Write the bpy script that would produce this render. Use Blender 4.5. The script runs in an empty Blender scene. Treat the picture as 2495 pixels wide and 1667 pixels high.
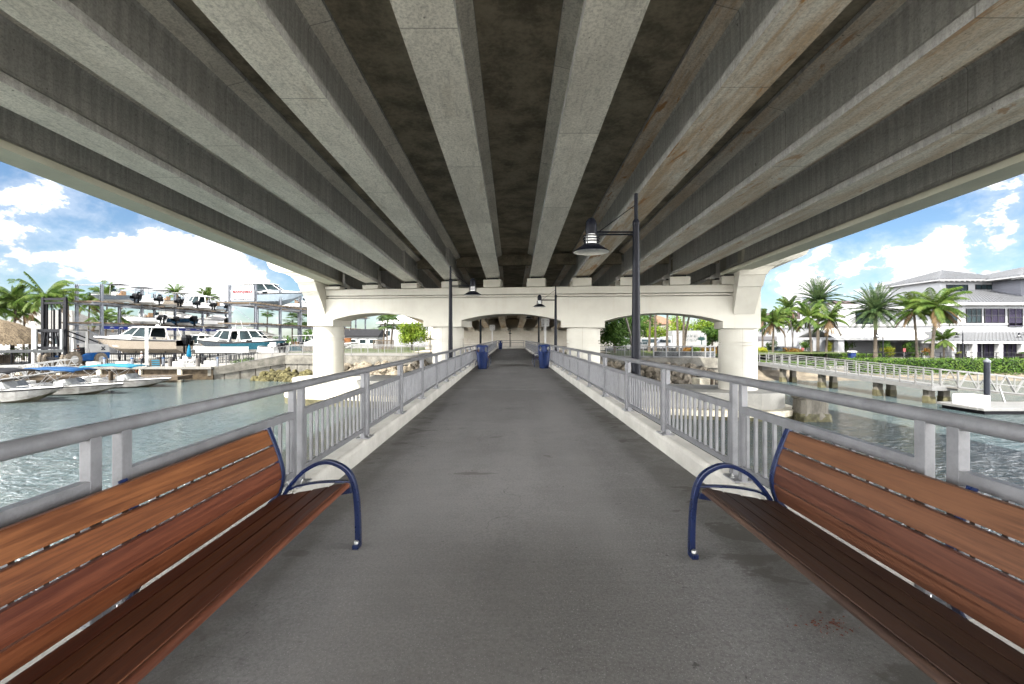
import bpy, math, random
from mathutils import Vector, Matrix, Euler
R = math.radians
random.seed(7)
sc = bpy.context.scene
COL = sc.collection
F = 1109.0                      # focal length in photo pixels (16 mm on a 36 mm frame)
WATER = -4.6                    # heights are metres from the eye

def at(u, y, d):
    """world point seen at photo pixel (u, y) that stands d metres ahead"""
    return Vector(((u - 1243.5) * d / F, d, (823.0 - y) * d / F))

# ------------------------------------------------------------------ mesh builder
class MB:
    def __init__(s):
        s.v, s.f, s.m, s.sm, s.mi, s.smooth = [], [], [], [], 0, False
    def add(s, vs, fs):
        b = len(s.v); s.v.extend(vs)
        for f in fs:
            s.f.append([b + i for i in f]); s.m.append(s.mi); s.sm.append(s.smooth)
    def box(s, c, d, rz=0, ry=0, rx=0, top=None):
        x, y, z = d[0] / 2, d[1] / 2, d[2] / 2
        t = top or (1, 1)
        vs = [(-x, -y, -z), (x, -y, -z), (x, y, -z), (-x, y, -z), (-x * t[0], -y * t[1], z), (x * t[0], -y * t[1], z), (x * t[0], y * t[1], z), (-x * t[0], y * t[1], z)]
        m = Euler((rx, ry, rz)).to_matrix() if (rz or ry or rx) else None
        c = Vector(c)
        vs = [tuple((m @ Vector(p) if m else Vector(p)) + c) for p in vs]
        s.add(vs, [(0, 3, 2, 1), (4, 5, 6, 7), (0, 1, 5, 4), (1, 2, 6, 5), (2, 3, 7, 6), (3, 0, 4, 7)])
        return s
    def bar(s, a, b, w, h=None, up=(0, 0, 1)):
        """rectangular bar from a to b, w wide sideways and h along up"""
        a, b = Vector(a), Vector(b); h = h or w
        t = (b - a).normalized(); u = Vector(up)
        if abs(t.dot(u)) > .98: u = Vector((0, 1, 0)) if abs(t.y) < .9 else Vector((1, 0, 0))
        r = t.cross(u).normalized(); u = r.cross(t).normalized()
        vs = []
        for p in (a, b):
            for i, j in ((-1, -1), (1, -1), (1, 1), (-1, 1)):
                vs.append(tuple(p + r * (i * w / 2) + u * (j * h / 2)))
        s.add(vs, [(0, 1, 2, 3), (7, 6, 5, 4), (0, 4, 5, 1), (1, 5, 6, 2), (2, 6, 7, 3), (3, 7, 4, 0)])
        return s
    def tube(s, pts, r, n=8, cap=True):
        """round tube along points; r a number or a list"""
        pts = [Vector(p) for p in pts]; N = len(pts)
        rs = r if isinstance(r, (list, tuple)) else [r] * N
        vs, fs = [], []; prev = None
        for i, p in enumerate(pts):
            t = (pts[min(i + 1, N - 1)] - pts[max(i - 1, 0)]).normalized()
            if prev is None:
                u = Vector((0, 0, 1)) if abs(t.z) < .9 else Vector((1, 0, 0))
            else: u = prev
            a = t.cross(u).normalized(); u = a.cross(t).normalized(); prev = u
            for k in range(n):
                q = 2 * math.pi * k / n
                vs.append(tuple(p + (a * math.cos(q) + u * math.sin(q)) * rs[i]))
        for i in range(N - 1):
            for k in range(n):
                k2 = (k + 1) % n
                fs.append((i * n + k, i * n + k2, (i + 1) * n + k2, (i + 1) * n + k))
        o = s.smooth; s.smooth = True; s.add(vs, fs); s.smooth = o
        if cap:
            s.add(vs[:n], [tuple(range(n))[::-1]]); s.add(vs[-n:], [tuple(range(n))])
        return s
    def lathe(s, prof, n=16, c=(0, 0, 0), cap=True, smooth=True):
        """revolve (r, z) about the vertical through c"""
        vs, fs = [], []
        for r, z in prof:
            for k in range(n):
                q = 2 * math.pi * k / n
                vs.append((c[0] + r * math.cos(q), c[1] + r * math.sin(q), c[2] + z))
        for i in range(len(prof) - 1):
            for k in range(n):
                k2 = (k + 1) % n
                fs.append((i * n + k, i * n + k2, (i + 1) * n + k2, (i + 1) * n + k))
        o = s.smooth; s.smooth = smooth; s.add(vs, fs); s.smooth = o
        if cap:
            s.add(vs[:n], [tuple(range(n))[::-1]]); s.add(vs[-n:], [tuple(range(n))])
        return s
    def prism(s, poly, a, b, fn=None):
        """polygon (p, q) swept between a and b; fn(p, q, t) gives the point, by default (p, t, q)"""
        fn = fn or (lambda p, q, t: (p, t, q))
        n = len(poly)
        vs = [fn(p, q, a) for p, q in poly] + [fn(p, q, b) for p, q in poly]
        s.add(vs, [tuple(range(n)), tuple(range(2 * n - 1, n - 1, -1))] + [(i, i + n, (i + 1) % n + n, (i + 1) % n) for i in range(n)])
        return s
    def loft(s, rows, close=True, cap=True):
        """rows of equally many points joined in turn"""
        n = len(rows[0]); vs = [tuple(p) for r in rows for p in r]; fs = []
        for i in range(len(rows) - 1):
            for k in range(n if close else n - 1):
                k2 = (k + 1) % n
                fs.append((i * n + k, i * n + k2, (i + 1) * n + k2, (i + 1) * n + k))
        if cap: fs += [tuple(range(n))[::-1], tuple(range((len(rows) - 1) * n, len(rows) * n))]
        s.add(vs, fs); return s
    def quad(s, *p):
        s.add([tuple(q) for q in p], [tuple(range(len(p)))]); return s
    def data(s, name, mats, bevel=0, recalc=True):
        me = bpy.data.meshes.new(name)
        me.from_pydata(s.v, [], s.f)
        me.polygons.foreach_set('material_index', s.m)
        me.polygons.foreach_set('use_smooth', s.sm)
        for m in (mats if isinstance(mats, (list, tuple)) else [mats]): me.materials.append(m)
        if recalc:
            import bmesh
            bm = bmesh.new(); bm.from_mesh(me)
            bmesh.ops.recalc_face_normals(bm, faces=bm.faces)
            if bevel:
                bmesh.ops.remove_doubles(bm, verts=bm.verts, dist=1e-5)
                es = [e for e in bm.edges if len(e.link_faces) == 2 and e.calc_face_angle(0) > .6]
                bmesh.ops.bevel(bm, geom=es, offset=bevel, segments=2, affect='EDGES', profile=.6)
            bm.to_mesh(me); bm.free()
        return me
    def build(s, name, mats, parent=None, loc=None, bevel=0, recalc=True):
        return link(name, s.data(name, mats, bevel, recalc), parent, loc)

def link(name, data, parent=None, loc=None, rz=0):
    o = bpy.data.objects.new(name, data); COL.objects.link(o)
    if parent is not None: o.parent = parent
    if loc is not None: o.location = loc
    if rz: o.rotation_euler = (0, 0, rz)
    return o

def thing(name, label, cat, loc=(0, 0, 0), rz=0, group=None):
    o = bpy.data.objects.new(name, None); COL.objects.link(o)
    o.location = loc; o.rotation_euler = (0, 0, rz); o.empty_display_size = .2
    o['label'] = label; o['category'] = cat
    if group: o['group'] = group
    return o

def tag(o, label, cat, group=None):
    o['label'] = label; o['category'] = cat
    if group: o['group'] = group
    return o

def stuff(o): o['kind'] = 'stuff'; return o
def struct(name, mb, m, **k):
    o = mb.build(name, m, **k); o['kind'] = 'structure'; return o

def dup(root, loc, rz=0, label=None, scale=None, group=None):
    r = root.copy(); COL.objects.link(r); r.location = loc; r.rotation_euler = (0, 0, rz)
    if scale: r.scale = scale if isinstance(scale, tuple) else (scale,) * 3
    if label: r['label'] = label
    if group: r['group'] = group
    for ch in list(root.children):
        c = ch.copy(); COL.objects.link(c); c.parent = r
        for g in ch.children:
            d = g.copy(); COL.objects.link(d); d.parent = c
    return r

# ------------------------------------------------------------------ materials
def lerp3(a, k): return tuple(min(1, c * k) for c in a)
class NT:
    def __init__(s, nt): s.nt = nt
    def n(s, t, **k):
        nd = s.nt.nodes.new(t)
        for a, v in k.items(): setattr(nd, a, v)
        return nd
    def l(s, a, b): s.nt.links.new(a, b)
    def sv(s, sock, v):
        if isinstance(v, (int, float)): sock.default_value = v
        elif isinstance(v, (tuple, list)): sock.default_value = v
        else: s.l(v, sock)
    def math(s, op, a, b=None, c=None, clamp=False):
        m = s.n('ShaderNodeMath', operation=op, use_clamp=clamp)
        s.sv(m.inputs[0], a)
        if b is not None: s.sv(m.inputs[1], b)
        if c is not None: s.sv(m.inputs[2], c)
        return m.outputs[0]
    def noise(s, vec, scale, detail=4, rough=.55, dist=0):
        n = s.n('ShaderNodeTexNoise'); s.l(vec, n.inputs['Vector'])
        n.inputs['Scale'].default_value = scale; n.inputs['Detail'].default_value = detail
        n.inputs['Roughness'].default_value = rough; n.inputs['Distortion'].default_value = dist
        return n.outputs['Fac']
    def mapr(s, v, a, b, c=0, d=1, smooth=True):
        m = s.n('ShaderNodeMapRange', interpolation_type='SMOOTHSTEP' if smooth else 'LINEAR')
        s.sv(m.inputs['Value'], v)
        for k, x in (('From Min', a), ('From Max', b), ('To Min', c), ('To Max', d)): s.sv(m.inputs[k], x)
        return m.outputs['Result']
    def mix(s, f, a, b, mode='MIX'):
        m = s.n('ShaderNodeMix', data_type='RGBA', blend_type=mode)
        s.sv(m.inputs['Factor'], f)
        for k, v in ((6, a), (7, b)):
            if isinstance(v, (tuple, list)): m.inputs[k].default_value = (*v[:3], 1)
            else: s.l(v, m.inputs[k])
        return m.outputs[2]
    def scalevec(s, vec, sx):
        m = s.n('ShaderNodeMapping'); s.l(vec, m.inputs['Vector']); m.inputs['Scale'].default_value = sx
        return m.outputs['Vector']

def mat0(name):
    m = bpy.data.materials.new(name); m.use_nodes = True
    t = NT(m.node_tree); b = m.node_tree.nodes['Principled BSDF']
    return m, t, b

MATS = {}
TONE = [1.0]                    # base colours of the sunlit surroundings are cut far below nominal albedo to offset the sunlight
def M(name, col, rough=.6, metal=0, var=.18, scale=2.0, bump=0, bscale=40, stretch=(1, 1, 1), col2=None, spots=0, obj=False, spec=.14, coat=0, trans=0):
    """weathered material: broad noise between two tones, fine grain, optional bump"""
    if name in MATS: return MATS[name]
    m, t, b = mat0(name)
    pos = t.n('ShaderNodeTexCoord').outputs['Object'] if obj else t.n('ShaderNodeNewGeometry').outputs['Position']
    pv = t.scalevec(pos, stretch)
    n1 = t.noise(pv, scale, 5, .6); n2 = t.noise(pv, scale * 9, 3, .6)
    f = t.math('ADD', t.math('MULTIPLY', n1, .7), t.math('MULTIPLY', n2, .3))
    f = t.mapr(f, .33, .67)
    col = lerp3(col, TONE[0]); col2 = lerp3(col2, TONE[0]) if col2 else None
    a = lerp3(col, 1 - var); c = col2 or lerp3(col, 1 + var)
    base = t.mix(f, a, c)
    if spots:
        sp = t.mapr(t.noise(pv, scale * 22, 2, .5), .66, .74)
        base = t.mix(t.math('MULTIPLY', sp, spots), base, lerp3(col, .35))
    t.l(base, b.inputs['Base Color'])
    b.inputs['Metallic'].default_value = metal
    t.sv(b.inputs['Roughness'], t.mapr(n2, .3, .7, max(.03, rough - .08), min(1, rough + .08)))
    b.inputs['Specular IOR Level'].default_value = spec
    b.inputs['Coat Weight'].default_value = coat
    if trans: b.inputs['Transmission Weight'].default_value = trans
    if bump:
        bp = t.n('ShaderNodeBump'); bp.inputs['Strength'].default_value = bump; bp.inputs['Distance'].default_value = .01
        t.l(t.noise(pv, bscale, 4, .6), bp.inputs['Height']); t.l(bp.outputs['Normal'], b.inputs['Normal'])
    MATS[name] = m
    return m

def girder_mat(name, rust):
    """cast concrete: board marks, dark vertical runs on the webs, scuffs and (where the photo has it) rust-coloured stains on the soffit"""
    m, t, b = mat0(name)
    g = t.n('ShaderNodeNewGeometry'); pos, nor = g.outputs['Position'], g.outputs['Normal']
    sx = t.n('ShaderNodeSeparateXYZ'); t.l(nor, sx.inputs[0])
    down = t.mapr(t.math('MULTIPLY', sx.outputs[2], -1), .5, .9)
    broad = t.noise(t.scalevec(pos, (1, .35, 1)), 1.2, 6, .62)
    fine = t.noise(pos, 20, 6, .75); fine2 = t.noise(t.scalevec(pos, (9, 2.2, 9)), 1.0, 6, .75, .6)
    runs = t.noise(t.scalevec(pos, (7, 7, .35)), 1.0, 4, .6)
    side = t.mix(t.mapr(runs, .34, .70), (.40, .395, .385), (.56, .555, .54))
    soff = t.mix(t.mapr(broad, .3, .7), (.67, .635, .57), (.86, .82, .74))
    if rust:
        st = t.noise(t.scalevec(pos, (2.2, .22, 2.2)), 1.0, 6, .7, .4)
        soff = t.mix(t.mapr(st, .36, .62, 0, rust), soff, (.50, .335, .19))
        st2 = t.noise(t.scalevec(pos, (1.6, .5, 1.6)), 1.1, 5, .65, 1.)
        soff = t.mix(t.mapr(st2, .585, .66, 0, min(1, rust * 1.1)), soff, (.42, .19, .05))
    else:
        st = t.noise(t.scalevec(pos, (1.7, .3, 1.7)), .9, 6, .7)
        soff = t.mix(t.mapr(st, .56, .74, 0, .45), soff, (.40, .33, .24))
    scr = t.noise(t.scalevec(pos, (4, 22, 4)), 1.0, 3, .7, 1.2)
    soff = t.mix(t.mapr(scr, .66, .72, 0, .6), soff, (.66, .65, .60))
    base = t.mix(down, side, soff)  # undersides lighter than the webs: bounced light put into the colour
    base = t.mix(t.mapr(fine, .40, .68, 0, .5), base, (.17, .165, .15)); base = t.mix(t.mapr(fine2, .50, .66, 0, .38), base, (.22, .215, .20))
    sy = t.n('ShaderNodeSeparateXYZ'); t.l(pos, sy.inputs[0])
    wn = t.n('ShaderNodeTexWhiteNoise', noise_dimensions='2D'); cv = t.n('ShaderNodeCombineXYZ')     # one tone per form panel
    t.l(t.math('FLOOR', t.math('DIVIDE', t.math('ADD', sy.outputs[1], t.math('MULTIPLY', t.math('FLOOR', t.math('DIVIDE', sy.outputs[0], 2.826)), 1.9)), 5.2)), cv.inputs[0]); t.l(t.math('FLOOR', t.math('DIVIDE', sy.outputs[0], 2.826)), cv.inputs[1]); t.l(cv.outputs[0], wn.inputs['Vector'])
    base = t.mix(t.math('MULTIPLY', wn.outputs['Value'], .16), base, (.16, .155, .14))
    seam = t.math('LESS_THAN', t.math('FRACT', t.math('DIVIDE', t.math('ADD', sy.outputs[1], t.math('MULTIPLY', t.math('FLOOR', t.math('DIVIDE', sy.outputs[0], 2.826)), 1.9)), 5.2)), .005); base = t.mix(t.math('MULTIPLY', seam, .5), base, (.10, .097, .09))
    pits = t.noise(pos, 9, 2, .5)
    base = t.mix(t.mapr(pits, .73, .77, 0, .7), base, (.07, .068, .06))
    t.l(base, b.inputs['Base Color']); b.inputs['Roughness'].default_value = .85
    b.inputs['Specular IOR Level'].default_value = .25
    bp = t.n('ShaderNodeBump'); bp.inputs['Strength'].default_value = .35; bp.inputs['Distance'].default_value = .02
    t.l(t.math('ADD', t.math('MULTIPLY', runs, .5), fine), bp.inputs['Height']); t.l(bp.outputs['Normal'], b.inputs['Normal'])
    return m

def wood_mat(name, dark, light):
    """oiled hardwood slats, grain along the bench"""
    m, t, b = mat0(name)
    pos = t.n('ShaderNodeTexCoord').outputs['Object']
    gi = t.n('ShaderNodeNewGeometry')
    rnd = gi.outputs['Random Per Island']
    off = t.n('ShaderNodeCombineXYZ'); t.l(t.math('MULTIPLY', rnd, 37.), off.inputs[0]); t.l(t.math('MULTIPLY', rnd, 91.), off.inputs[1])
    ad = t.n('ShaderNodeVectorMath', operation='ADD'); t.l(pos, ad.inputs[0]); t.l(off.outputs[0], ad.inputs[1])
    p = ad.outputs[0]
    rings = t.noise(t.scalevec(p, (26, 1.1, 26)), 1.0, 3, .55, 1.4)
    fine = t.noise(t.scalevec(p, (150, 5, 150)), 1.0, 3, .6)
    broad = t.noise(t.scalevec(p, (2, .8, 2)), 1.2, 2)
    f = t.math('ADD', t.math('MULTIPLY', rings, .55), t.math('ADD', t.math('MULTIPLY', fine, .25), t.math('MULTIPLY', broad, .2)))
    base = t.mix(t.mapr(f, .36, .62), dark, light)
    hue = t.n('ShaderNodeHueSaturation'); t.l(base, hue.inputs['Color'])
    t.l(t.math('ADD', t.math('MULTIPLY', rnd, .36), .82), hue.inputs['Value'])
    t.l(t.math('ADD', t.math('MULTIPLY', rnd, .02), .49), hue.inputs['Hue'])
    t.l(hue.outputs[0], b.inputs['Base Color'])
    t.sv(b.inputs['Roughness'], t.mapr(rings, .3, .7, .45, .62)); b.inputs['Specular IOR Level'].default_value = .2
    bp = t.n('ShaderNodeBump'); bp.inputs['Strength'].default_value = .25; bp.inputs['Distance'].default_value = .004
    t.l(f, bp.inputs['Height']); t.l(bp.outputs['Normal'], b.inputs['Normal'])
    return m

def deck_mat():
    """broomed concrete walk: fine aggregate, cross brush marks, damp blotches near the kerbs, pits"""
    m, t, b = mat0('broomed_concrete')
    pos = t.n('ShaderNodeNewGeometry').outputs['Position']
    sx = t.n('ShaderNodeSeparateXYZ'); t.l(pos, sx.inputs[0])
    broad = t.noise(pos, .45, 5, .6); mid = t.noise(pos, 3.2, 5, .65)
    brush = t.noise(t.scalevec(pos, (1.3, 26, 1)), 1.0, 3, .6)
    grain = t.noise(pos, 60, 5, .85); grit = t.noise(pos, 120, 2, .6)
    base = t.mix(t.mapr(broad, .3, .7), (.128, .124, .118), (.188, .183, .176))
    base = t.mix(t.mapr(mid, .35, .7, 0, .45), base, (.110, .106, .101))
    base = t.mix(t.mapr(brush, .35, .68, 0, .06), base, (.33, .325, .316))
    base = t.mix(t.mapr(grain, .42, .60, 0, .62), base, (.066, .064, .061))
    base = t.mix(t.mapr(grit, .58, .68, 0, .42), base, (.37, .365, .357))
    pit = t.noise(pos, 15, 3, .6)
    base = t.mix(t.mapr(pit, .70, .735, 0, .85), base, (.05, .048, .044))
    edge = t.mapr(t.math('ABSOLUTE', t.math('SUBTRACT', sx.outputs[0], .064)), 1.1, 1.8)
    blot = t.noise(t.scalevec(pos, (1.6, 2.6, 1)), 1.0, 4, .6, .5)
    bl = t.math('MULTIPLY', t.mapr(t.math('ADD', blot, t.math('MULTIPLY', edge, .13)), .675, .71), .7)
    base = t.mix(bl, base, (.062, .058, .05))
    grime = t.math('MULTIPLY', t.mapr(edge, .2, 1.0), t.mapr(mid, .3, .65, .15, .6)); base = t.mix(grime, base, (.085, .08, .07))
    wear = t.mapr(t.noise(t.scalevec(pos, (.8, .12, 1)), 1.0, 3), .45, .7, 0, .3); base = t.mix(wear, base, (.215, .21, .20))
    vd = t.n('ShaderNodeVectorMath', operation='ADD'); dn = t.n('ShaderNodeTexNoise'); t.l(pos, dn.inputs['Vector']); dn.inputs['Scale'].default_value = 1.4; dn.inputs['Detail'].default_value = 5
    t.l(pos, vd.inputs[0]); t.l(dn.outputs['Color'], vd.inputs[1])
    vo = t.n('ShaderNodeTexVoronoi', feature='DISTANCE_TO_EDGE'); t.l(vd.outputs[0], vo.inputs['Vector']); vo.inputs['Scale'].default_value = .42
    crack = t.math('MULTIPLY', t.mapr(vo.outputs['Distance'], .0, .0035, 1, 0), t.mapr(t.noise(pos, .5, 2), .48, .6, 0, .55)); base = t.mix(crack, base, (.045, .043, .04))
    t.l(base, b.inputs['Base Color']); b.inputs['Roughness'].default_value = .78
    b.inputs['Specular IOR Level'].default_value = .15
    bp = t.n('ShaderNodeBump'); bp.inputs['Strength'].default_value = .5; bp.inputs['Distance'].default_value = .006
    t.l(t.math('ADD', t.math('ADD', t.math('MULTIPLY', brush, .12), grain), t.math('MULTIPLY', pit, .6)), bp.inputs['Height'])
    t.l(bp.outputs['Normal'], b.inputs['Normal'])
    return m

def water_mat():
    m, t, b = mat0('river_water')
    pos = t.n('ShaderNodeNewGeometry').outputs['Position']
    p1 = t.scalevec(pos, (.55, 1.25, 1))
    w1 = t.noise(p1, .6, 2, .5, .3); w2 = t.noise(p1, 3.0, 4, .65, .6); w3 = t.noise(p1, 7., 3, .6)
    h = t.math('ADD', t.math('ADD', t.math('MULTIPLY', w1, .6), t.math('MULTIPLY', w2, .62)), t.math('MULTIPLY', w3, .22))
    tone = t.noise(pos, .07, 3)
    base = t.mix(t.mapr(tone, .35, .65), (.036, .054, .060), (.052, .066, .064))
    t.l(base, b.inputs['Base Color'])
    b.inputs['Roughness'].default_value = .07; b.inputs['IOR'].default_value = 1.33
    bp = t.n('ShaderNodeBump'); bp.inputs['Strength'].default_value = 1.0; bp.inputs['Distance'].default_value = .55
    t.l(h, bp.inputs['Height']); t.l(bp.outputs['Normal'], b.inputs['Normal'])
    return m

def leaf_mat(name, c1, c2, c3=None):
    """foliage: each leaf its own tone"""
    m, t, b = mat0(name); c3 = c3 or lerp3(c2, 1.5); c1, c2, c3 = [lerp3(c, .46) for c in (c1, c2, c3)]
    g = t.n('ShaderNodeNewGeometry')
    base = t.mix(g.outputs['Random Per Island'], c1, c2)
    n = t.noise(g.outputs['Position'], .9, 3)
    base = t.mix(t.mapr(n, .4, .68, 0, .55), base, c3)
    t.l(base, b.inputs['Base Color']); b.inputs['Roughness'].default_value = .5
    b.inputs['Specular IOR Level'].default_value = .08
    out = m.node_tree.nodes['Material Output']
    tr = t.n('ShaderNodeBsdfTranslucent'); t.l(base, tr.inputs['Color'])
    mx = t.n('ShaderNodeMixShader'); mx.inputs[0].default_value = .3
    t.l(b.outputs[0], mx.inputs[1]); t.l(tr.outputs[0], mx.inputs[2]); t.l(mx.outputs[0], out.inputs['Surface'])
    return m

def plain(name, col, rough=.5, metal=0, **k): return M(name, col, rough, metal, var=k.pop('var', .08), **k)

G_CONC = girder_mat('girder_concrete', 0)
G_RUST = girder_mat('rust_stained_girder_concrete', .85)
G_TAN = girder_mat('tan_stained_girder_concrete', .6)
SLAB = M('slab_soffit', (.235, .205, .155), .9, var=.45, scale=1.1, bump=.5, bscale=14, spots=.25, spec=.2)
def paint_mat():
    """cream masonry paint with faint rain runs, grubby patches and roller texture"""
    m, t, b = mat0('cream_painted_concrete')
    pos = t.n('ShaderNodeNewGeometry').outputs['Position']
    broad = t.noise(pos, .5, 5, .6); runs = t.noise(t.scalevec(pos, (3.2, 3.2, .16)), 1.0, 5, .65); patch = t.noise(pos, 1.7, 5, .7)
    base = t.mix(t.mapr(broad, .3, .7), (.345, .33, .282), (.405, .388, .333))
    base = t.mix(t.mapr(runs, .52, .72, 0, .2), base, (.30, .275, .215))
    base = t.mix(t.mapr(patch, .58, .75, 0, .3), base, (.36, .335, .27))
    t.l(base, b.inputs['Base Color']); b.inputs['Roughness'].default_value = .75; b.inputs['Specular IOR Level'].default_value = .14
    bp = t.n('ShaderNodeBump'); bp.inputs['Strength'].default_value = .15; bp.inputs['Distance'].default_value = .01
    t.l(t.noise(pos, 40, 4, .6), bp.inputs['Height']); t.l(bp.outputs['Normal'], b.inputs['Normal'])
    return m
PAINT = paint_mat()
STAINC = M('tide_stained_concrete', (.42, .38, .29), .85, var=.4, scale=1.4, bump=.5, bscale=12)
ALGAE = M('algae_band', (.06, .055, .03), .8, var=.5, scale=3, bump=.9, bscale=14)
KERB = M('kerb_concrete', (.275, .265, .235), .8, var=.16, scale=1.6, bump=.3, bscale=45, spots=.25, spec=.3)
RAILM = M('grey_painted_aluminium', (.122, .123, .126), .42, .35, var=.16, scale=7, bump=.12, bscale=30, spots=.25)
NAVY = M('navy_powder_coat', (.002, .0065, .030), .34, 0, var=.2, scale=6, spec=.35)
BLACKP = M('black_paint', (.004, .0045, .007), .42, 0, var=.2, scale=5, spec=.08)
LAMPW = M('lamp_white_enamel', (.75, .75, .73), .4, var=.05)
STEEL = M('bolt_steel', (.30, .30, .29), .4, .9, var=.3, scale=30)
RUBBER = M('bearing_rubber', (.02, .02, .02), .7)
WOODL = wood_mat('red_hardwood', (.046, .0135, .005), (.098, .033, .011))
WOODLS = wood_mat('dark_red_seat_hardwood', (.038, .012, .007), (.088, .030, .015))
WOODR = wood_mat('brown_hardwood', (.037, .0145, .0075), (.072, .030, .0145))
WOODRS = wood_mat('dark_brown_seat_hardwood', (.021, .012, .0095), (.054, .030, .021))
WALK = deck_mat()
WATERM = water_mat()
GLASS = M('dark_window_glass', (.012, .018, .02), .2, 0, var=.5, scale=.5, spec=.02)
WHITEP = M('white_gelcoat', (.46, .455, .44), .3, var=.05, scale=1.5)
# ------------------------------------------------------------------ sun, sky, camera
SUN_EL, SUN_AZ = R(52), R(-142)      # azimuth clockwise from +Y (straight ahead); the sun stands behind the left shoulder
w = bpy.data.worlds.new('World'); sc.world = w; w.use_nodes = True
t = NT(w.node_tree); w.node_tree.nodes.clear()
out = t.n('ShaderNodeOutputWorld'); bg = t.n('ShaderNodeBackground'); t.l(bg.outputs[0], out.inputs[0])
sky = t.n('ShaderNodeTexSky', sky_type='NISHITA', sun_disc=False, sun_elevation=SUN_EL, sun_rotation=SUN_AZ, air_density=1.0, dust_density=.4, ozone_density=1.6, altitude=0)
dirv = t.n('ShaderNodeTexCoord').outputs['Generated']
nv = t.n('ShaderNodeVectorMath', operation='NORMALIZE'); t.l(dirv, nv.inputs[0])
sp = t.n('ShaderNodeSeparateXYZ'); t.l(nv.outputs[0], sp.inputs[0])
az = t.math('MULTIPLY', t.math('ARCTAN2', sp.outputs[0], sp.outputs[1]), 57.2958)
el = t.math('MULTIPLY', t.math('ARCSINE', sp.outputs[2]), 57.2958)
def blob(a, e, ra, re, wt):
    x = t.math('DIVIDE', t.math('SUBTRACT', az, a), ra); y = t.math('DIVIDE', t.math('SUBTRACT', el, e), re)
    r2 = t.math('ADD', t.math('MULTIPLY', x, x), t.math('MULTIPLY', y, y))
    return t.math('MULTIPLY', t.math('EXPONENT', t.math('MULTIPLY', r2, -1)), wt)
# cumulus heaps where the photograph has them: azimuth, elevation, half-widths (degrees), weight
BLOBS = [(-36.5, 8.2, 6.0, 2.9, .62), (-33, 7.0, 7.5, 3.0, .3), (-41.5, 6.8, 3.5, 2.2, .5), (-47.5, 8.2, 2.6, 3.4, .5), (-46, 12.0, 3.0, 1.3, .30), (-42.8, 10.9, 1.8, .6, .20), (-48.5, 16.8, 2.5, 1.4, .24), (-30, 4.5, 9, 2.2, .3),
         (42.5, 7.0, 4.0, 3.0, .55), (47.5, 9.5, 2.0, 3.2, .42), (44.5, 13.3, 6, 1.0, .24), (34.2, 9.2, 2.8, 1.2, .36), (37.2, 6.9, 1.5, 1.6, .34), (33, 6.0, 3.0, 1.9, .4), (40, 4, 12, 2.0, .35), (47, 16.5, 4, 1.2, .14)]
acc = None
for bl in BLOBS:
    q = blob(*bl); acc = q if acc is None else t.math('ADD', acc, q)
pv = t.scalevec(nv.outputs[0], (1, 1, 1.5))
n1 = t.noise(pv, 5.5, 3, .5); n2 = t.noise(pv, 17, 8, .62, .15)
nz = t.math('ADD', t.math('MULTIPLY', t.math('SUBTRACT', n1, .5), .55), t.math('MULTIPLY', t.math('SUBTRACT', n2, .5), 1.15))
front = t.mapr(sp.outputs[1], -.1, .45)                                   # ahead the heaps decide, elsewhere an unseen low band added as fill
fill_band = t.math('MULTIPLY', t.mapr(el, 16, 34, .75, .0), t.math('SUBTRACT', 1, front))
low = t.mapr(el, .5, 5.0, .24, 0)
dens = t.math('ADD', t.math('ADD', acc, nz), t.math('ADD', fill_band, low))
mask = t.mapr(dens, .33, .45)
thin = t.mapr(dens, .06, .42, 0, .25)
mask = t.math('MAXIMUM', mask, thin)
shade = t.mapr(n2, .3, .62, .70, 1.0)
CLOUD = 1.0
bank = t.mapr(sp.outputs[1], .05, .62, 27.0, 1.25)      # clouds out of view, sideways and behind, boosted to fill the shaded underside
bank = t.math('MULTIPLY', bank, t.mapr(sp.outputs[1], -.85, -.25, .46, 1.0))  # fill boost of the out-of-view clouds, weaker straight behind
cc = t.n('ShaderNodeCombineXYZ')
for i, k in enumerate((1.0, 1.0, 1.02)): t.l(t.math('MULTIPLY', t.math('MULTIPLY', shade, bank), CLOUD * k), cc.inputs[i])
skyc = t.mix(1.0, sky.outputs[0], (.096, .112, .124), 'MULTIPLY')
t.l(t.mix(mask, skyc, cc.outputs[0]), bg.inputs['Color'])
bg.inputs['Strength'].default_value = .1
sd = bpy.data.lights.new('sun', 'SUN'); sd.energy = 2.0; sd.angle = R(.6); sd.color = (1, .955, .87)
so = bpy.data.objects.new('sun', sd); COL.objects.link(so)
sv = Vector((math.sin(SUN_AZ) * math.cos(SUN_EL), math.cos(SUN_AZ) * math.cos(SUN_EL), math.sin(SUN_EL)))
so.rotation_euler = sv.to_track_quat('Z', 'Y').to_euler(); so.location = sv * 60

cd = bpy.data.cameras.new('camera'); co = bpy.data.objects.new('camera', cd); COL.objects.link(co)
cd.sensor_width = 36; cd.lens = 16.0; cd.clip_start = .05; cd.clip_end = 6000
co.location = (0, 0, 0); co.rotation_euler = (R(90), 0, 0)
cd.shift_x = 4.0 / 2495; cd.shift_y = -10.5 / 2495
sc.camera = co
vs = sc.view_settings
vs.view_transform = 'Standard'; vs.look = 'None'; vs.gamma = 1; vs.use_curve_mapping = False; vs.exposure = 3.65
sc.render.engine = 'CYCLES'
sc.cycles.use_denoising = True
sc.cycles.max_bounces = 8; sc.cycles.diffuse_bounces = 5; sc.cycles.glossy_bounces = 4; sc.cycles.transparent_max_bounces = 8
sc.cycles.sample_clamp_indirect = 6
sc.cycles.caustics_reflective = False; sc.cycles.caustics_refractive = False
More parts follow.
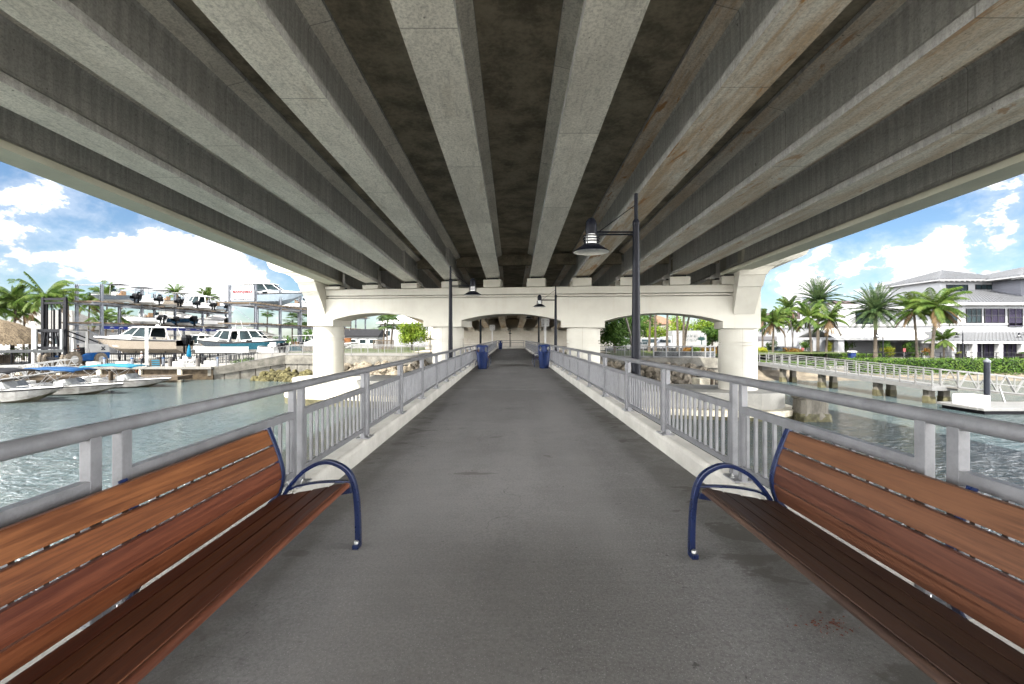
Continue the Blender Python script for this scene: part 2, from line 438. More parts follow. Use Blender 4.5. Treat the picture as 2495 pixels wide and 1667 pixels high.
# ------------------------------------------------------------------ water and the walkway
XL, XR, XM = -1.872, 2.0, .064           # walkway edges and middle
def dz(x): return -1.525 + .0124 * x     # the walk falls slightly to one side
END = 62.6
mb = MB(); mb.quad((-1500, -600, WATER), (1500, -600, WATER), (1500, 2500, WATER), (-1500, 2500, WATER))
struct('water', mb, WATERM)
JOINTS = [-8, .9, 13.4, 25.7, 38, 50.3, END]
mb = MB()
for a, b in zip(JOINTS[:-1], JOINTS[1:]):
    mb.prism([(XL - .02, dz(XL) - .35), (XR + .02, dz(XR) - .35), (XR + .02, dz(XR)), (XL - .02, dz(XL))], a + .014, b - .014)
mb.mi = 1
mb.prism([(XL + .1, dz(XL) - .36), (XR - .1, dz(XR) - .36), (XR - .1, dz(XR) - .012), (XL + .1, dz(XL) - .012)], -7.9, END - .1)
struct('walkway', mb, [WALK, RUBBER])
for sgn, x0, lab in ((-1, XL, 'left'), (1, XR, 'right')):
    mb = MB()
    for a, b in zip(JOINTS[:-1], JOINTS[1:]):
        z = dz(x0); x1 = x0 + sgn * .2
        mb.prism([(x0, z - .36), (x1, z - .36), (x1, z + .215), (x0 + sgn * .03, z + .22), (x0 + sgn * .012, z + .205), (x0, z + .16)], a + .007, b - .007)
    struct('kerb_' + lab, mb, KERB, bevel=.006)
mb = MB(); mb.prism([(-1.9, -1.9), (2.0, -1.9), (2.0, -1.31), (-1.9, -1.31)], END + .004, END + .2)
struct('kerb_end', mb, KERB, bevel=.006)

mb = MB(); r_ = random.Random(2)
for _ in range(70):                       # dry leaf crumbs by the brown bench
    x, y = 1.66 + r_.gauss(0, .06), 2.38 + r_.gauss(0, .05); a = r_.uniform(0, 6.28); s = r_.uniform(.004, .012)
    c, q = math.cos(a) * s, math.sin(a) * s; z = dz(x) + .004
    mb.quad((x - c, y - q, z), (x + q * .5, y - c * .5, z + .004), (x + c, y + q, z), (x - q * .5, y + c * .5, z + .005))
o = mb.build('leaf_crumbs', M('dry_leaf_red', (.10, .03, .015), .8, var=.4), recalc=False); o['label'] = 'scatter of red brown leaf crumbs by the brown bench'; o['category'] = 'litter'; stuff(o)
# ------------------------------------------------------------------ railings
PITCH, RT = 1.95, .0375
def panel_meshes(L=PITCH):
    """one railing panel running along +y from 0 to L, posts at both ends; heights above the kerb top"""
    y0, y1 = .055, L - .055
    post = MB(); post.box((0, 0, .45), (.052, .062, .90))
    post.mi = 0
    pan = MB()
    pan.box((0, L / 2, .645), (.05, y1 - y0 - .06, .062)); pan.box((0, L / 2, .12), (.045, y1 - y0 - .06, .05))
    n = 13; st = (y1 - y0) / (n + .6)
    for k in range(n):
        y = L / 2 + (k - (n - 1) / 2) * st
        pan.box((0, y, .38), (.025, .025, .469))
    plate = MB(); plate.box((0, 0, .007), (.17, .24, .014)); plate.mi = 1
    for yy in (-.005, ):
        for xx in (-.06, .06):
            plate.lathe([(.022, .014), (.022, .018), (.014, .018), (.014, .035), (.008, .038), (.008, .05), (.001, .051)], 8, (xx, yy, 0))
    return post.data('railing_post', RAILM, .004), pan.data('railing_panel', RAILM), plate.data('base_plate', [RAILM, STEEL])
POSTM, PANM, PLATEM = panel_meshes()
def railing(label, x, zk, y_first, n, hr=.935, rot=0, loc=None):
    """straight railing: tube on top, welded panels between post pairs"""
    t = thing('railing', label, 'railing', loc or (x, y_first, zk), rot, 'railings along the bridge walkway')
    L = n * PITCH
    mb = MB(); mb.smooth = True
    mb.tube([(0, 0 if loc else -2.5, hr - RT), (0, L, hr - RT)], RT, 20)
    mb.build('top_rail', RAILM, t)
    for k in range(n):
        p = link('railing_panel', PANM, t, (0, k * PITCH, 0))
        for yy in (.085, PITCH - .085):
            link('post', POSTM, p, (0, yy, 0))
        link('base_plate', PLATEM, t, (0, k * PITCH, 0))
    return t
zkL, zkR = dz(XL) + .215, dz(XR) + .215
railing('grey railing along the kerb on the marina side, behind the red bench', -1.945, zkL, 2.195 - 2 * PITCH, 33)
railing('grey railing along the kerb on the white building side, behind the brown bench', 2.075, zkR, 2.195 - 2 * PITCH, 33)
r = railing('short grey railing closing the far end of the walkway under the bridge', 0, -1.31, 0, 2, rot=R(90), loc=(1.95, END + .1, -1.31))

# ------------------------------------------------------------------ benches
def bez(p, n=10):
    """smooth open curve through points"""
    out = []
    for i in range(len(p) - 1):
        a, b, c, d = p[max(i - 1, 0)], p[i], p[i + 1], p[min(i + 2, len(p) - 1)]
        for k in range(n):
            s = k / n
            out.append(tuple(.5 * ((2 * b[j]) + (c[j] - a[j]) * s + (2 * a[j] - 5 * b[j] + 4 * c[j] - d[j]) * s * s + (3 * b[j] - a[j] - 3 * c[j] + d[j]) * s ** 3) for j in range(len(b))))
    out.append(tuple(p[-1])); return out
def flat_path(mb, pts, w, h, taper=None):
    """bar of width w along y and thickness h following (x, z) points"""
    rows = []
    P = [Vector((p[0], 0, p[1])) for p in pts]
    for i, p in enumerate(P):
        t = (P[min(i + 1, len(P) - 1)] - P[max(i - 1, 0)]).normalized()
        nn = Vector((-t.z, 0, t.x)); hh = h if not taper else taper[0] + (taper[1] - taper[0]) * i / (len(P) - 1)
        rows.append([p + nn * hh / 2 + Vector((0, w / 2, 0)), p - nn * hh / 2 + Vector((0, w / 2, 0)), p - nn * hh / 2 - Vector((0, w / 2, 0)), p + nn * hh / 2 - Vector((0, w / 2, 0))])
    o = mb.smooth; mb.loft(rows); mb.smooth = o
def make_bench(label, wood, seatwood, s, L=2.44):
    """s = +1: back on the -x side (faces +x). Local x from the back towards the walk, y along, z up from the walk"""
    t = thing('bench', label, 'bench')
    X = lambda x: s * x
    # profile numbers measured from the far end frame: x from the kerb-side back, z above the walk
    back = [(.075, .15), (.095, .30), (.135, .36), (.175, .50), (.145, .66), (.065, .87)]
    leg = [(.745, 0), (.738, .27), (.71, .47), (.64, .575), (.505, .622), (.36, .565), (.245, .45), (.17, .335)]
    low = [(.715, .478), (.58, .478), (.44, .47), (.30, .445), (.235, .415)]
    for k, yy in enumerate((0.0, -L + .05)):
        fr = MB()
        flat_path(fr, [(X(a), b) for a, b in bez(leg)], .045, .030, (.040, .022))
        flat_path(fr, [(X(a), b) for a, b in bez(low)], .040, .014)
        flat_path(fr, [(X(a), b) for a, b in bez(back)], .045, .042)
        rear = [(.085, .31), (.06, .16), (.045, 0)]
        flat_path(fr, [(X(a), b) for a, b in bez(rear)], .045, .036)
        flat_path(fr, [(X(.70), .415), (X(.42), .37), (X(.12), .33)], .045, .04)
        for xx in (.745, .045):
            fr.box((X(xx), -.035 if k == 0 else .035, .018), (.046, .075, .036))
        o = fr.build('end_frame', NAVY, t, (0, yy, 0), bevel=.006)
        bl = MB(); bl.lathe([(.018, .036), (.018, .05), (.012, .058), (.001, .060)], 10, (X(.745), -.045 if k == 0 else .045, 0))
        bl.build('bolt', STEEL, o)
    st = MB()
    xs = [.66, .535, .41, .285, .165]; zs = [.458, .434, .408, .384, .364]
    for i in range(4):
        a = (xs[i] + .0, zs[i]); b = (xs[i + 1] + .012, zs[i + 1] + .004)
        cx, cz = (a[0] + b[0]) / 2, (a[1] + b[1]) / 2; wd = a[0] - b[0]
        st.box((X(cx), -L / 2 + .025, cz), (wd, L - .1, .03), ry=-s * math.atan2(a[1] - b[1], wd))
    # rounded nose of the front slat
    st.tube([(X(.668), -.028, .452), (X(.668), -L + .078, .452)], .0195, 12)
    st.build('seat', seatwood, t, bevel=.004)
    bk = MB()
    prof = bez(back, 12)
    def along(q):
        ln = [0]
        for i in range(1, len(prof)): ln.append(ln[-1] + math.dist(prof[i], prof[i - 1]))
        T = q * ln[-1]
        for i in range(1, len(prof)):
            if ln[i] >= T:
                f = (T - ln[i - 1]) / (ln[i] - ln[i - 1]); return tuple(prof[i - 1][j] + (prof[i][j] - prof[i - 1][j]) * f for j in (0, 1))
        return prof[-1]
    for q0, q1 in ((.335, .487), (.50, .652), (.672, .817), (.838, .99)):
        rows = []
        for yy in (-.022, -L + .072):
            pts = [along(q0 + (q1 - q0) * k / 4) for k in range(5)]
            row = []
            for off in (.013, -.013):
                seq = pts if off > 0 else pts[::-1]
                for p in seq: row.append((X(p[0] + off), yy, p[1]))
            rows.append(row)
        bk.loft(rows)
    bk.build('backrest', wood, t, bevel=.004)
    sp = MB()
    for yy in (-L * .5,):
        flat_path(sp, [(X(a - .03), b) for a, b in bez(back[1:])], .04, .012)
    sp.build('back_strap', NAVY, t, (0, -L / 2, 0))
    return t
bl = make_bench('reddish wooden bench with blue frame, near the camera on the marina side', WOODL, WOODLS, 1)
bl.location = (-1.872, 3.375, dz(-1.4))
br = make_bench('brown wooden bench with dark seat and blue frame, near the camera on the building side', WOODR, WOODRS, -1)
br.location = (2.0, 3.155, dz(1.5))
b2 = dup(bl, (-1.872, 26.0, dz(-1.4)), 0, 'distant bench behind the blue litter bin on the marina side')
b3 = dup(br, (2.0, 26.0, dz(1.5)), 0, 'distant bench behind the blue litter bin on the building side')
for b in (bl, br, b2, b3): b['group'] = 'wooden benches along the walkway'

# ------------------------------------------------------------------ litter bins
BINB = M('blue_bin_steel', (.003, .012, .055), .38, 0, var=.15, scale=5, spec=.2)
def make_bin(label, loc, rz):
    t = thing('litter_bin', label, 'litter bin', loc, rz, 'blue litter bins on the walkway')
    b = MB(); n = 26
    for k in range(n):                       # flared vertical slats
        a = 2 * math.pi * k / n
        rows = []
        for r, z in ((.215, .06), (.245, .45), (.275, .80)):
            hw = r * math.pi / n * .78
            c, s_ = math.cos(a), math.sin(a)
            rows.append([((r + o) * c - q * s_, (r + o) * s_ + q * c, z) for o, q in ((0, -hw), (.012, -hw), (.012, hw), (0, hw))])
        b.loft(rows)
    b.lathe([(.20, .0), (.225, .0), (.235, .06), (.20, .07)], 26)
    b.lathe([(.262, .78), (.292, .785), (.295, .82), (.262, .825)], 26)
    b.build('body', BINB, t)
    ln = MB(); ln.lathe([(.20, .08), (.255, .79)], 24); ln.build('liner', BLACKP, t)
    hd = MB()
    hd.lathe([(.29, 1.10), (.285, 1.145), (.20, 1.17), (.08, 1.18), (.001, 1.182)], 26, cap=False)
    hd.lathe([(.29, 1.10), (.275, 1.08), (.001, 1.078)], 26, cap=False)
    for a0 in (45, 135, 225, 315):           # four uprights leave four openings
        rows = []
        for z in (.82, .88, 1.03, 1.10):
            hw = .19 if z in (.82, 1.10) else .12
            rows.append([(r * math.cos(R(a0) + q / .28), r * math.sin(R(a0) + q / .28), z) for r, q in ((.262, -hw), (.288, -hw), (.288, 0), (.288, hw), (.262, hw), (.262, 0))])
        hd.loft(rows)
    hd.build('lid', BINB, t)
    return t
bn = make_bin('blue slatted litter bin halfway down the walk on the marina side', (-1.39, 22.5, dz(-1.39)), R(45))
dup(bn, (1.66, 22.4, dz(1.66)), R(45), 'blue slatted litter bin halfway down the walk on the building side')
dup(bn, (-1.33, 60.3, dz(-1.3)), R(45), 'small far blue litter bin at the end of the walk')

# ------------------------------------------------------------------ lamp posts
def make_lamp(label, loc, rz, base=0.0):
    """arm points to local -x; heights measured from the eye, base at z0"""
    z0 = -1.62 if not base else base
    t = thing('lamp_post', label, 'lamp post', loc, rz, 'black lamp posts')
    H = 4.31
    p = MB(); p.tube([(0, 0, 0), (0, 0, 1.1), (0, 0, 3.73)], [.088, .085, .060], 14)
    p.lathe([(.06, 3.72), (.066, 3.735), (.066, 3.79), (.042, 3.84)], 14)
    p.tube([(0, 0, 3.8), (0, 0, H)], .036, 12); p.lathe([(.036, H), (.03, H + .015), (.001, H + .02)], 12)
    p.build('pole', BLACKP, t)
    a = MB()
    for z in (3.555, 3.60): a.tube([(0, 0, z), (-.80, 0, z)], .016, 8)
    a.build('arm', BLACKP, t)
    c = MB(); c.tube([(0, 0, 4.12), (-.70, 0, 3.60)], .008, 6); c.build('brace', BLACKP, t)
    h = MB(); x = -.84
    h.lathe([(.105, 3.55), (.108, 3.60), (.108, 3.72), (.095, 3.80), (.06, 3.85), (.001, 3.87)], 20, (x, 0, 0))
    o = h.build('lamp_hood', BLACKP, t)
    cg = MB()
    for z in (3.42, 3.47, 3.52):
        ring = [(x + .15 * math.cos(2 * math.pi * k / 24), .15 * math.sin(2 * math.pi * k / 24), z) for k in range(25)]
        cg.tube(ring, .010, 6, cap=False)
    for k in range(4):
        q = math.pi / 4 + k * math.pi / 2
        cg.tube([(x + .13 * math.cos(q), .13 * math.sin(q), 3.37), (x + .13 * math.cos(q), .13 * math.sin(q), 3.56)], .009, 6)
    cg.build('cage', BLACKP, o)
    gl = MB(); gl.lathe([(.10, 3.36), (.10, 3.56)], 18, (x, 0, 0)); gl.build('lens', LAMPW, o)
    sh = MB(); sh.lathe([(.09, 3.385), (.13, 3.375), (.23, 3.31), (.335, 3.235), (.337, 3.222)], 32, (x, 0, 0), cap=False)
    s_ = sh.build('lamp_shade', BLACKP, t, recalc=False)
    si = MB(); si.lathe([(.333, 3.222), (.33, 3.234), (.225, 3.305), (.125, 3.368), (.001, 3.37)], 32, (x, 0, 0), cap=False)
    si.lathe([(.11, 3.365), (.11, 3.262), (.10, 3.255), (.001, 3.255)], 20, (x, 0, 0), cap=False)
    si.build('reflector', LAMPW, s_)
    return t
ZL = 2.69 - 4.31
lamp = make_lamp('nearest and tallest black lamp post, beside the railing on the building side', (2.355, 8.53, ZL), 0)
for x, y, rz, lab in ((2.36, 23.7, 0, 'second black lamp post on the building side, arm in front of the pier beam'),
                      (2.37, 37.9, 0, 'third black lamp post on the building side, seen through the middle arch'),
                      (-2.26, 17.2, 180, 'nearer black lamp post on the marina side, hood above the pier beam'),
                      (-2.27, 34.6, 180, 'further black lamp post on the marina side, pole seen through the middle arch')):
    dup(lamp, (x, y, ZL), R(rz), lab)
dup(lamp, (-.05, 66.3, -1.98), R(90), 'tiny far lamp post facing the camera under the second bridge span', scale=.80)

# ------------------------------------------------------------------ two square boards on white posts, seen from behind
def board(label, u, y0, y1, yb, d, wpx, lean=0):
    a = at(u, y0, d); b = at(u, y1, d); x = a.x
    t = thing('channel_marker', label, 'sign board', (x, d, at(u, yb, d).z))
    zb = at(u, yb, d).z; w_ = wpx * d / F
    p = MB(); p.box((0, .06, (a.z - zb - .1) / 2), (.17, .12, a.z - zb - .1)); p.build('post', WHITEP, t)
    q = MB(); q.box((0, .17, (a.z + b.z) / 2 - zb), (w_, .03, a.z - b.z)); o = q.build('board', WHITEP, t, bevel=.004)
    s_ = MB()
    for i in (-1, 1):
        for j in (-1, 1): s_.box((i * w_ * .24, .14, (a.z + b.z) / 2 - zb + j * (a.z - b.z) * .26), (.09, .05, .12))
    s_.build('bracket', STEEL, o)
board('large white square board on a thick white post, under the second span', 1328.7, 775.5, 795.5, 905, 42, 20.5)
board('small white square board on a thin white post, under the second span', 1199.5, 792, 805, 850, 64, 13)
# ------------------------------------------------------------------ road bridge
SK = .2161                                  # skew of the pier line
def pier_y(x, d0=30.0): return d0 - SK * x
GX = [.2787 + (i - 4.5) * 2.826 for i in range(10)]
bridge = thing('road_bridge', 'concrete girder road bridge passing overhead, seen from underneath', 'bridge', (0, 0, 4))
bridge.location = (0, 0, 0)
def soff(x, y, slope=.0405): return 3.92 - .0158 * abs(x - .28) + slope * (30.0 - SK * x - y)
SEC = [(.455, 0), (.455, .19), (.40, .225), (.13, .40), (.095, .50), (.095, 1.36), (.13, 1.44), (.52, 1.54), (.56, 1.56), (.56, 1.66)]
END_SEC = [(.455, 0), (.455, .19), (.40, .225), (.26, .31), (.255, .50), (.255, 1.36), (.27, 1.44), (.52, 1.54), (.56, 1.56), (.56, 1.66)]
def girder(i, y0, y1, slope, drift, m, ends):
    x = GX[i]; rows = []
    ys = [y0, y1 - 3.3, y1 - 3.25, y1] if ends else [y0, y1]
    for k, y in enumerate(ys):
        sec = END_SEC if ends and k >= 2 else SEC
        xc = x - drift * (pier_y(x) - y); z = soff(x, y, slope)
        rows.append([(xc + a, y, z + b) for a, b in sec] + [(xc - a, y, z + b) for a, b in sec[::-1]])
    mb = MB(); mb.loft(rows)
    return mb.build('girder', m, bridge)
gm = {6: G_RUST, 7: G_TAN, 8: G_TAN, 0: PAINT, 9: PAINT}
FASC = M('painted_fascia_girder', (.50, .49, .40), .75, var=.08, scale=.7, bump=.1, spec=.25)
DARKWEB = girder_mat('unpainted_fascia_web', 0)
def fascia(i, y0, y1, slope, drift):
    """outer girders: soffit and outer flange painted, the inner web left bare"""
    x = GX[i]; sgn = -1 if i == 0 else 1; rows = []
    for y in (y0, y1):
        xc = x - drift * (pier_y(x) - y); z = soff(x, y, slope)
        rows.append([(xc + a, y, z + b) for a, b in SEC] + [(xc - a, y, z + b) for a, b in SEC[::-1]])
    mb = MB(); n = len(SEC)
    vs = [tuple(p) for r_ in rows for p in r_]; N = 2 * n; fs = []; mi = []
    for k in range(N):
        k2 = (k + 1) % N; fs.append((k, k2, N + k2, N + k))
        xm = (vs[k][0] + vs[k2][0]) / 2 - rows[0][0][0] + .455
        inner = (k < n - 1) if sgn < 0 else (n <= k < 2 * n - 1)
        low = min(k, N - 2 - k) < 2
        mi.append(1 if inner and not low else 0)
    fs += [tuple(range(N))[::-1], tuple(range(N, 2 * N))]; mi += [0, 0]
    mb.add(vs, fs); mb.m = mi
    return mb.build('girder', [FASC, DARKWEB], bridge)
for i in range(10):  # unseen rear of the bridge cut short to let daylight onto the deck
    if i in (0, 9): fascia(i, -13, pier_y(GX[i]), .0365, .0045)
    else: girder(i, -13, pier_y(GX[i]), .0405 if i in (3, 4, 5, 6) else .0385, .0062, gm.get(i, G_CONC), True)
for i in range(10):
    y0 = pier_y(GX[i]) + 1.3; y1 = pier_y(GX[i], 78.2)
    girder(i, y0, y1, .047, 0, G_TAN, False)
def slab(y0, y1, slope):
    mb = MB(); rows = []
    for y in (y0, y1):
        xs = [-14.1, .28, 14.7]
        lo = [(x, y, soff(x, y, slope) + 1.668) for x in xs]; hi = [(x, y, soff(x, y, slope) + 1.93) for x in xs]
        rows.append(lo + hi[::-1])
    mb.loft(rows); return mb
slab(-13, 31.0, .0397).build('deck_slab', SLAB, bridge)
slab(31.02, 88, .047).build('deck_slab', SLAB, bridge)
mb = MB()                                   # formwork joints and strips under the slab
for sgn, x in ((-1, -14.25), (1, 14.85)):
    for y0, y1, sl in ((-13, 31, .0397), (31.02, 78, .047)):
        rows = [[(x - .15, y, soff(x, y, sl) + 1.5), (x + .15, y, soff(x, y, sl) + 1.5), (x + .15, y, soff(x, y, sl) + 2.9), (x - .15, y, soff(x, y, sl) + 2.9)] for y in (y0, y1)]
        mb.loft(rows)
mb.build('parapet', PAINT, bridge)
mb = MB()
for i in range(9):                          # end diaphragms over the pier
    xa, xb = GX[i] + .26, GX[i + 1] - .26
    mb.add([(xa, pier_y(xa) + .5, soff(xa, 30) + .95), (xb, pier_y(xb) + .5, soff(xb, 30) + .95), (xb, pier_y(xb) + .5, soff(xb, 30) + 1.66), (xa, pier_y(xa) + .5, soff(xa, 30) + 1.66),
            (xa, pier_y(xa) + .8, soff(xa, 30) + .95), (xb, pier_y(xb) + .8, soff(xb, 30) + .95), (xb, pier_y(xb) + .8, soff(xb, 30) + 1.66), (xa, pier_y(xa) + .8, soff(xa, 30) + 1.66)],
           [(0, 1, 2, 3), (7, 6, 5, 4), (0, 4, 5, 1), (3, 2, 6, 7), (0, 3, 7, 4), (1, 5, 6, 2)])
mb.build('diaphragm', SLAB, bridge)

# ------------------------------------------------------------------ pier
PX, PY = .22, 30.75 - SK * .22
pier = thing('bridge_pier', 'cream pier with arched cross beam and four round columns carrying the bridge', 'bridge pier', (PX, PY, 0), -math.atan(SK))
TILT = -.0109
def pt(p, q, t_): return (p, t_, q + TILT * p)
T = 1.17
def arc(x0, x1, z0, zc, n=22):
    """segmental arch points from x0 to x1"""
    h = zc - z0; c = (x1 - x0) / 2; r = (c * c + h * h) / (2 * h); out = []
    a = math.asin(c / r)
    for k in range(n + 1):
        q = -a + 2 * a * k / n
        out.append(((x0 + x1) / 2 + r * math.sin(q), zc - r + r * math.cos(q)))
    return out
CX = [-13.95, -4.65, 4.65, 13.95]
low = [(-14.9, .69), (-12.85, .69)] + arc(-12.85, -6.02, 1.117, 1.60) + [(-6.02, .69), (-3.3, .69)] + arc(-3.3, 3.3, 1.117, 1.56) + [(3.3, .69), (6.02, .69)] + arc(6.02, 12.85, 1.117, 1.60) + [(12.85, .69), (14.9, .69), (14.9, 2.60), (-14.9, 2.60)]
mb = MB(); mb.prism(low, -T, T, pt)
mb.prism([(-14.9, 2.825), (14.9, 2.825), (14.9, 3.27), (-14.9, 3.27)], -T, T, pt)
mb.prism([(-13.4, 2.60), (13.4, 2.60), (13.4, 2.825), (-13.4, 2.825)], -T + .35, T - .35, pt); mb.prism([(-13.4, 2.665), (13.4, 2.665), (13.4, 2.765), (-13.4, 2.765)], -T + .03, T - .03, pt)
for a, b in ((-14.9, -13.4), (13.4, 14.9)): mb.prism([(a, 2.601), (b, 2.601), (b, 2.824), (a, 2.824)], -T, T, pt)
mb.build('cross_beam', PAINT, pier, bevel=.012)
COLM = M('column_joint', (.30, .29, .25), .8)
for cx in CX:
    z0 = .69 + TILT * cx; zb = -3.02 + TILT * cx
    mb = MB()
    k = TILT * cx
    mb.lathe([(1.075, zb), (1.075, -.345 + k)], 48, (cx, 0, 0)); mb.lathe([(.95, -.346 + k), (.95, -.294 + k)], 48, (cx, 0, 0), cap=False)
    mb.lathe([(1.075, -.295 + k), (1.075, -.18 + k)], 48, (cx, 0, 0)); mb.lathe([(.95, -.181 + k), (.95, -.129 + k)], 48, (cx, 0, 0), cap=False)
    mb.lathe([(1.075, -.13 + k), (1.075, z0 - .05)], 48, (cx, 0, 0)); mb.lathe([(.95, z0 - .051), (.95, z0 - .002)], 48, (cx, 0, 0), cap=False)
    mb.mi = 1
    for q in (R(-90), R(90)):
        mb.box((cx + 1.0755 * math.cos(q), 1.0755 * math.sin(q), (z0 + zb) / 2), (.02, .006, z0 - zb - .02))
    mb.build('column', [PAINT, COLM], pier)
# flared end brackets that carry the overlooks
for s in (-1, 1):
    rows = []
    for z, xo, hy in ((1.54, 14.55, 1.21), (2.3, 14.62, 1.63), (3.04, 14.70, 2.04), (3.05, 14.74, 2.09), (3.66, 14.80, 2.40), (3.67, 14.85, 2.45), (3.9, 14.98, 2.53), (4.12, 15.22, 2.60), (4.13, 15.27, 2.64), (4.24, 15.5, 2.68), (4.33, 15.85, 2.72), (4.34, 15.9, 2.76), (4.46, 16.3, 2.80), (4.62, 16.62, 2.84), (4.85, 16.75, 2.88), (5.25, 16.85, 2.92)):
        xi = 13.42; rows.append([(s * xi, -hy, z + TILT * s * 14.5), (s * xo, -hy, z + TILT * s * 14.5), (s * xo, hy, z + TILT * s * 14.5), (s * xi, hy, z + TILT * s * 14.5)])
    mb = MB(); mb.loft(rows); mb.build('flared_bracket', PAINT, pier)
# pedestals and bearing pads under every girder
inv = Matrix.Rotation(math.atan(SK), 3, 'Z')
for i, x in enumerate(GX):
    for dy, yo in ((-.42, -.35), (.85, .9)):
        yw = pier_y(x) + dy + .0
        l = inv @ Vector((x - PX, yw - PY, 0))
        ztop = soff(x, pier_y(x)) - .12; zb = 3.272 + TILT * l.x
        if dy > 0: ztop = soff(x, pier_y(x) + 1.3, .047) - .12
        mb = MB(); mb.box((0, 0, (ztop - zb) / 2), (1.16, .62, max(.05, ztop - zb)))
        o = mb.build('pedestal', PAINT, pier, (l.x, l.y, zb), bevel=.02)
        mb = MB(); mb.box((0, 0, ztop - zb + .058), (.72, .3, .112)); mb.build('bearing_pad', RUBBER, o)
FOOTC = M('toned_down_footing_concrete', (.22, .212, .185), .85, var=.14, scale=.8, bump=.2, bscale=20)  # pier paint made darker here to offset the sun on the footings
def stadium(x0, x1, r, n=14):
    return [(x1 + r * math.cos(R(a)), r * math.sin(R(a))) for a in [-90 + 180 * k / n for k in range(n + 1)]] + [(x0 + r * math.cos(R(a)), r * math.sin(R(a))) for a in [90 + 180 * k / n for k in range(n + 1)]]
for x0, x1, dzz in ((-14.1, -4.65, .13), (4.65, 14.1, -.10)):
    mb = MB(); mb.prism(stadium(x0, x1, 2.35), -3.95 + dzz, -3.02 + dzz, lambda p, q, t_: (p, q, t_))
    o = mb.build('footing', FOOTC, pier, bevel=.05)
    mb = MB(); mb.prism(stadium(x0, x1, 2.85), -4.30 + dzz, -3.952 + dzz, lambda p, q, t_: (p, q, t_)); mb.build('pile_cap', STAINC, o, bevel=.03)
    mb = MB(); mb.prism(stadium(x0, x1, 2.83), -5.2, -4.302 + dzz, lambda p, q, t_: (p, q, t_)); mb.build('tide_band', ALGAE, o)

# ------------------------------------------------------------------ abutment at the far end
AY = 77.0
ab = thing('bridge_abutment', 'beige concrete abutment wall closing the far end of the second span', 'abutment', (0, AY, 0), -math.atan(SK))
BEI = M('beige_wall_concrete', (.36, .335, .28), .8, var=.14, scale=.5, spec=.25)
mb = MB(); mb.box((0, 1.0, .55), (31, 1.6, 1.3)); mb.build('bridge_seat', BEI, ab, bevel=.01)
mb = MB(); mb.box((0, 2.2, 2.3), (31, .8, 4.4)); mb.build('back_wall', BEI, ab)
mb = MB()
for r_ in range(3):
    for k in range(-8, 8): mb.box((k * 1.95 + 1 + (r_ % 2) * .5, .95, -.47 - r_ * .78), (1.93, 1.0, .76))
mb.build('facing_panel', BEI, ab, bevel=.01)
for x in GX:
    zt = soff(x, pier_y(x, 76.6), .047)
    l = inv @ Vector((x, pier_y(x, 76.9) - AY, 0)); mb = MB(); mb.box((0, 0, (zt - 1.2) / 2), (1.15, .7, zt - 1.2 - .02)); mb.build('pedestal', PAINT, ab, (l.x, l.y + .35, 1.2))
TONE[0] = .25
# ------------------------------------------------------------------ plants
COCO = leaf_mat('coconut_frond', (.035, .085, .012), (.10, .165, .03), (.17, .21, .05))
DATE = leaf_mat('date_frond', (.03, .07, .025), (.085, .135, .05), (.13, .17, .06))
TREEG = leaf_mat('broadleaf', (.018, .06, .010), (.07, .14, .022), (.12, .19, .035))
LIME = leaf_mat('lime_leaf', (.09, .17, .012), (.22, .32, .03), (.32, .38, .05))
HEDGE = leaf_mat('hedge_leaf', (.03, .085, .012), (.10, .175, .025), (.15, .22, .04))
REDL = leaf_mat('croton_leaf', (.16, .05, .012), (.30, .16, .03), (.10, .13, .03))
YELL = leaf_mat('yellow_leaf', (.22, .26, .02), (.42, .42, .04))
TRUNK = M('palm_trunk', (.20, .165, .125), .9, var=.4, scale=3, stretch=(1, 1, 4), bump=.6, bscale=9)
TRUNKW = M('pale_trunk', (.33, .30, .26), .9, var=.3, scale=3, bump=.4, bscale=9)
GRASS = M('lawn_green', (.10, .17, .03), .9, var=.45, scale=.6, col2=(.22, .27, .06), bump=.5, bscale=30)
DEADF = leaf_mat('dead_frond', (.12, .075, .035), (.20, .13, .065), (.16, .11, .055))
rnd = random.Random(11)

def frond(mb, az, el, L, droop, wind, nl=20, ll=.26, lw=.055, stiff=0, hang=.6):
    """feather frond of length L from the origin; leaflets both sides"""
    p = Vector((0, 0, 0)); d = Vector((math.cos(az) * math.cos(el), math.sin(az) * math.cos(el), math.sin(el)))
    n = 9; pts = [p.copy()]
    for k in range(n):
        d = (d + Vector((wind[0], wind[1], -droop)) * (.11 * (k + 1) / n * 2)).normalized()
        p = p + d * (L / n); pts.append(p.copy())
    mb.tube(pts, [.014 * L * (1 - k / (n + 2)) for k in range(n + 1)], 3, cap=False)
    for k in range(nl):
        q = .12 + .86 * k / (nl - 1); f = q * n; i = min(n - 1, int(f)); c = pts[i].lerp(pts[i + 1], f - i)
        t_ = (pts[i + 1] - pts[i]).normalized()
        side = t_.cross(Vector((0, 0, 1)))
        if side.length < .05: side = Vector((1, 0, 0))
        side.normalize()
        l = ll * L * (1 - .75 * abs(q - .42) ** 1.3) * rnd.uniform(.85, 1.1)
        for s in (-1, 1):
            v = (side * s * (1 - .35 * stiff) + t_ * (.55 + .4 * stiff) + Vector((wind[0] * .35, wind[1] * .35, -hang + .55 * stiff + rnd.uniform(-.12, .12)))).normalized()
            e = c + v * l; wv = t_ * (lw * L / 2)
            m_ = c.lerp(e, .55) + Vector((0, 0, .02 * L))
            mb.quad(c - wv * .6, c + wv * .6, m_ + wv, e, m_ - wv)

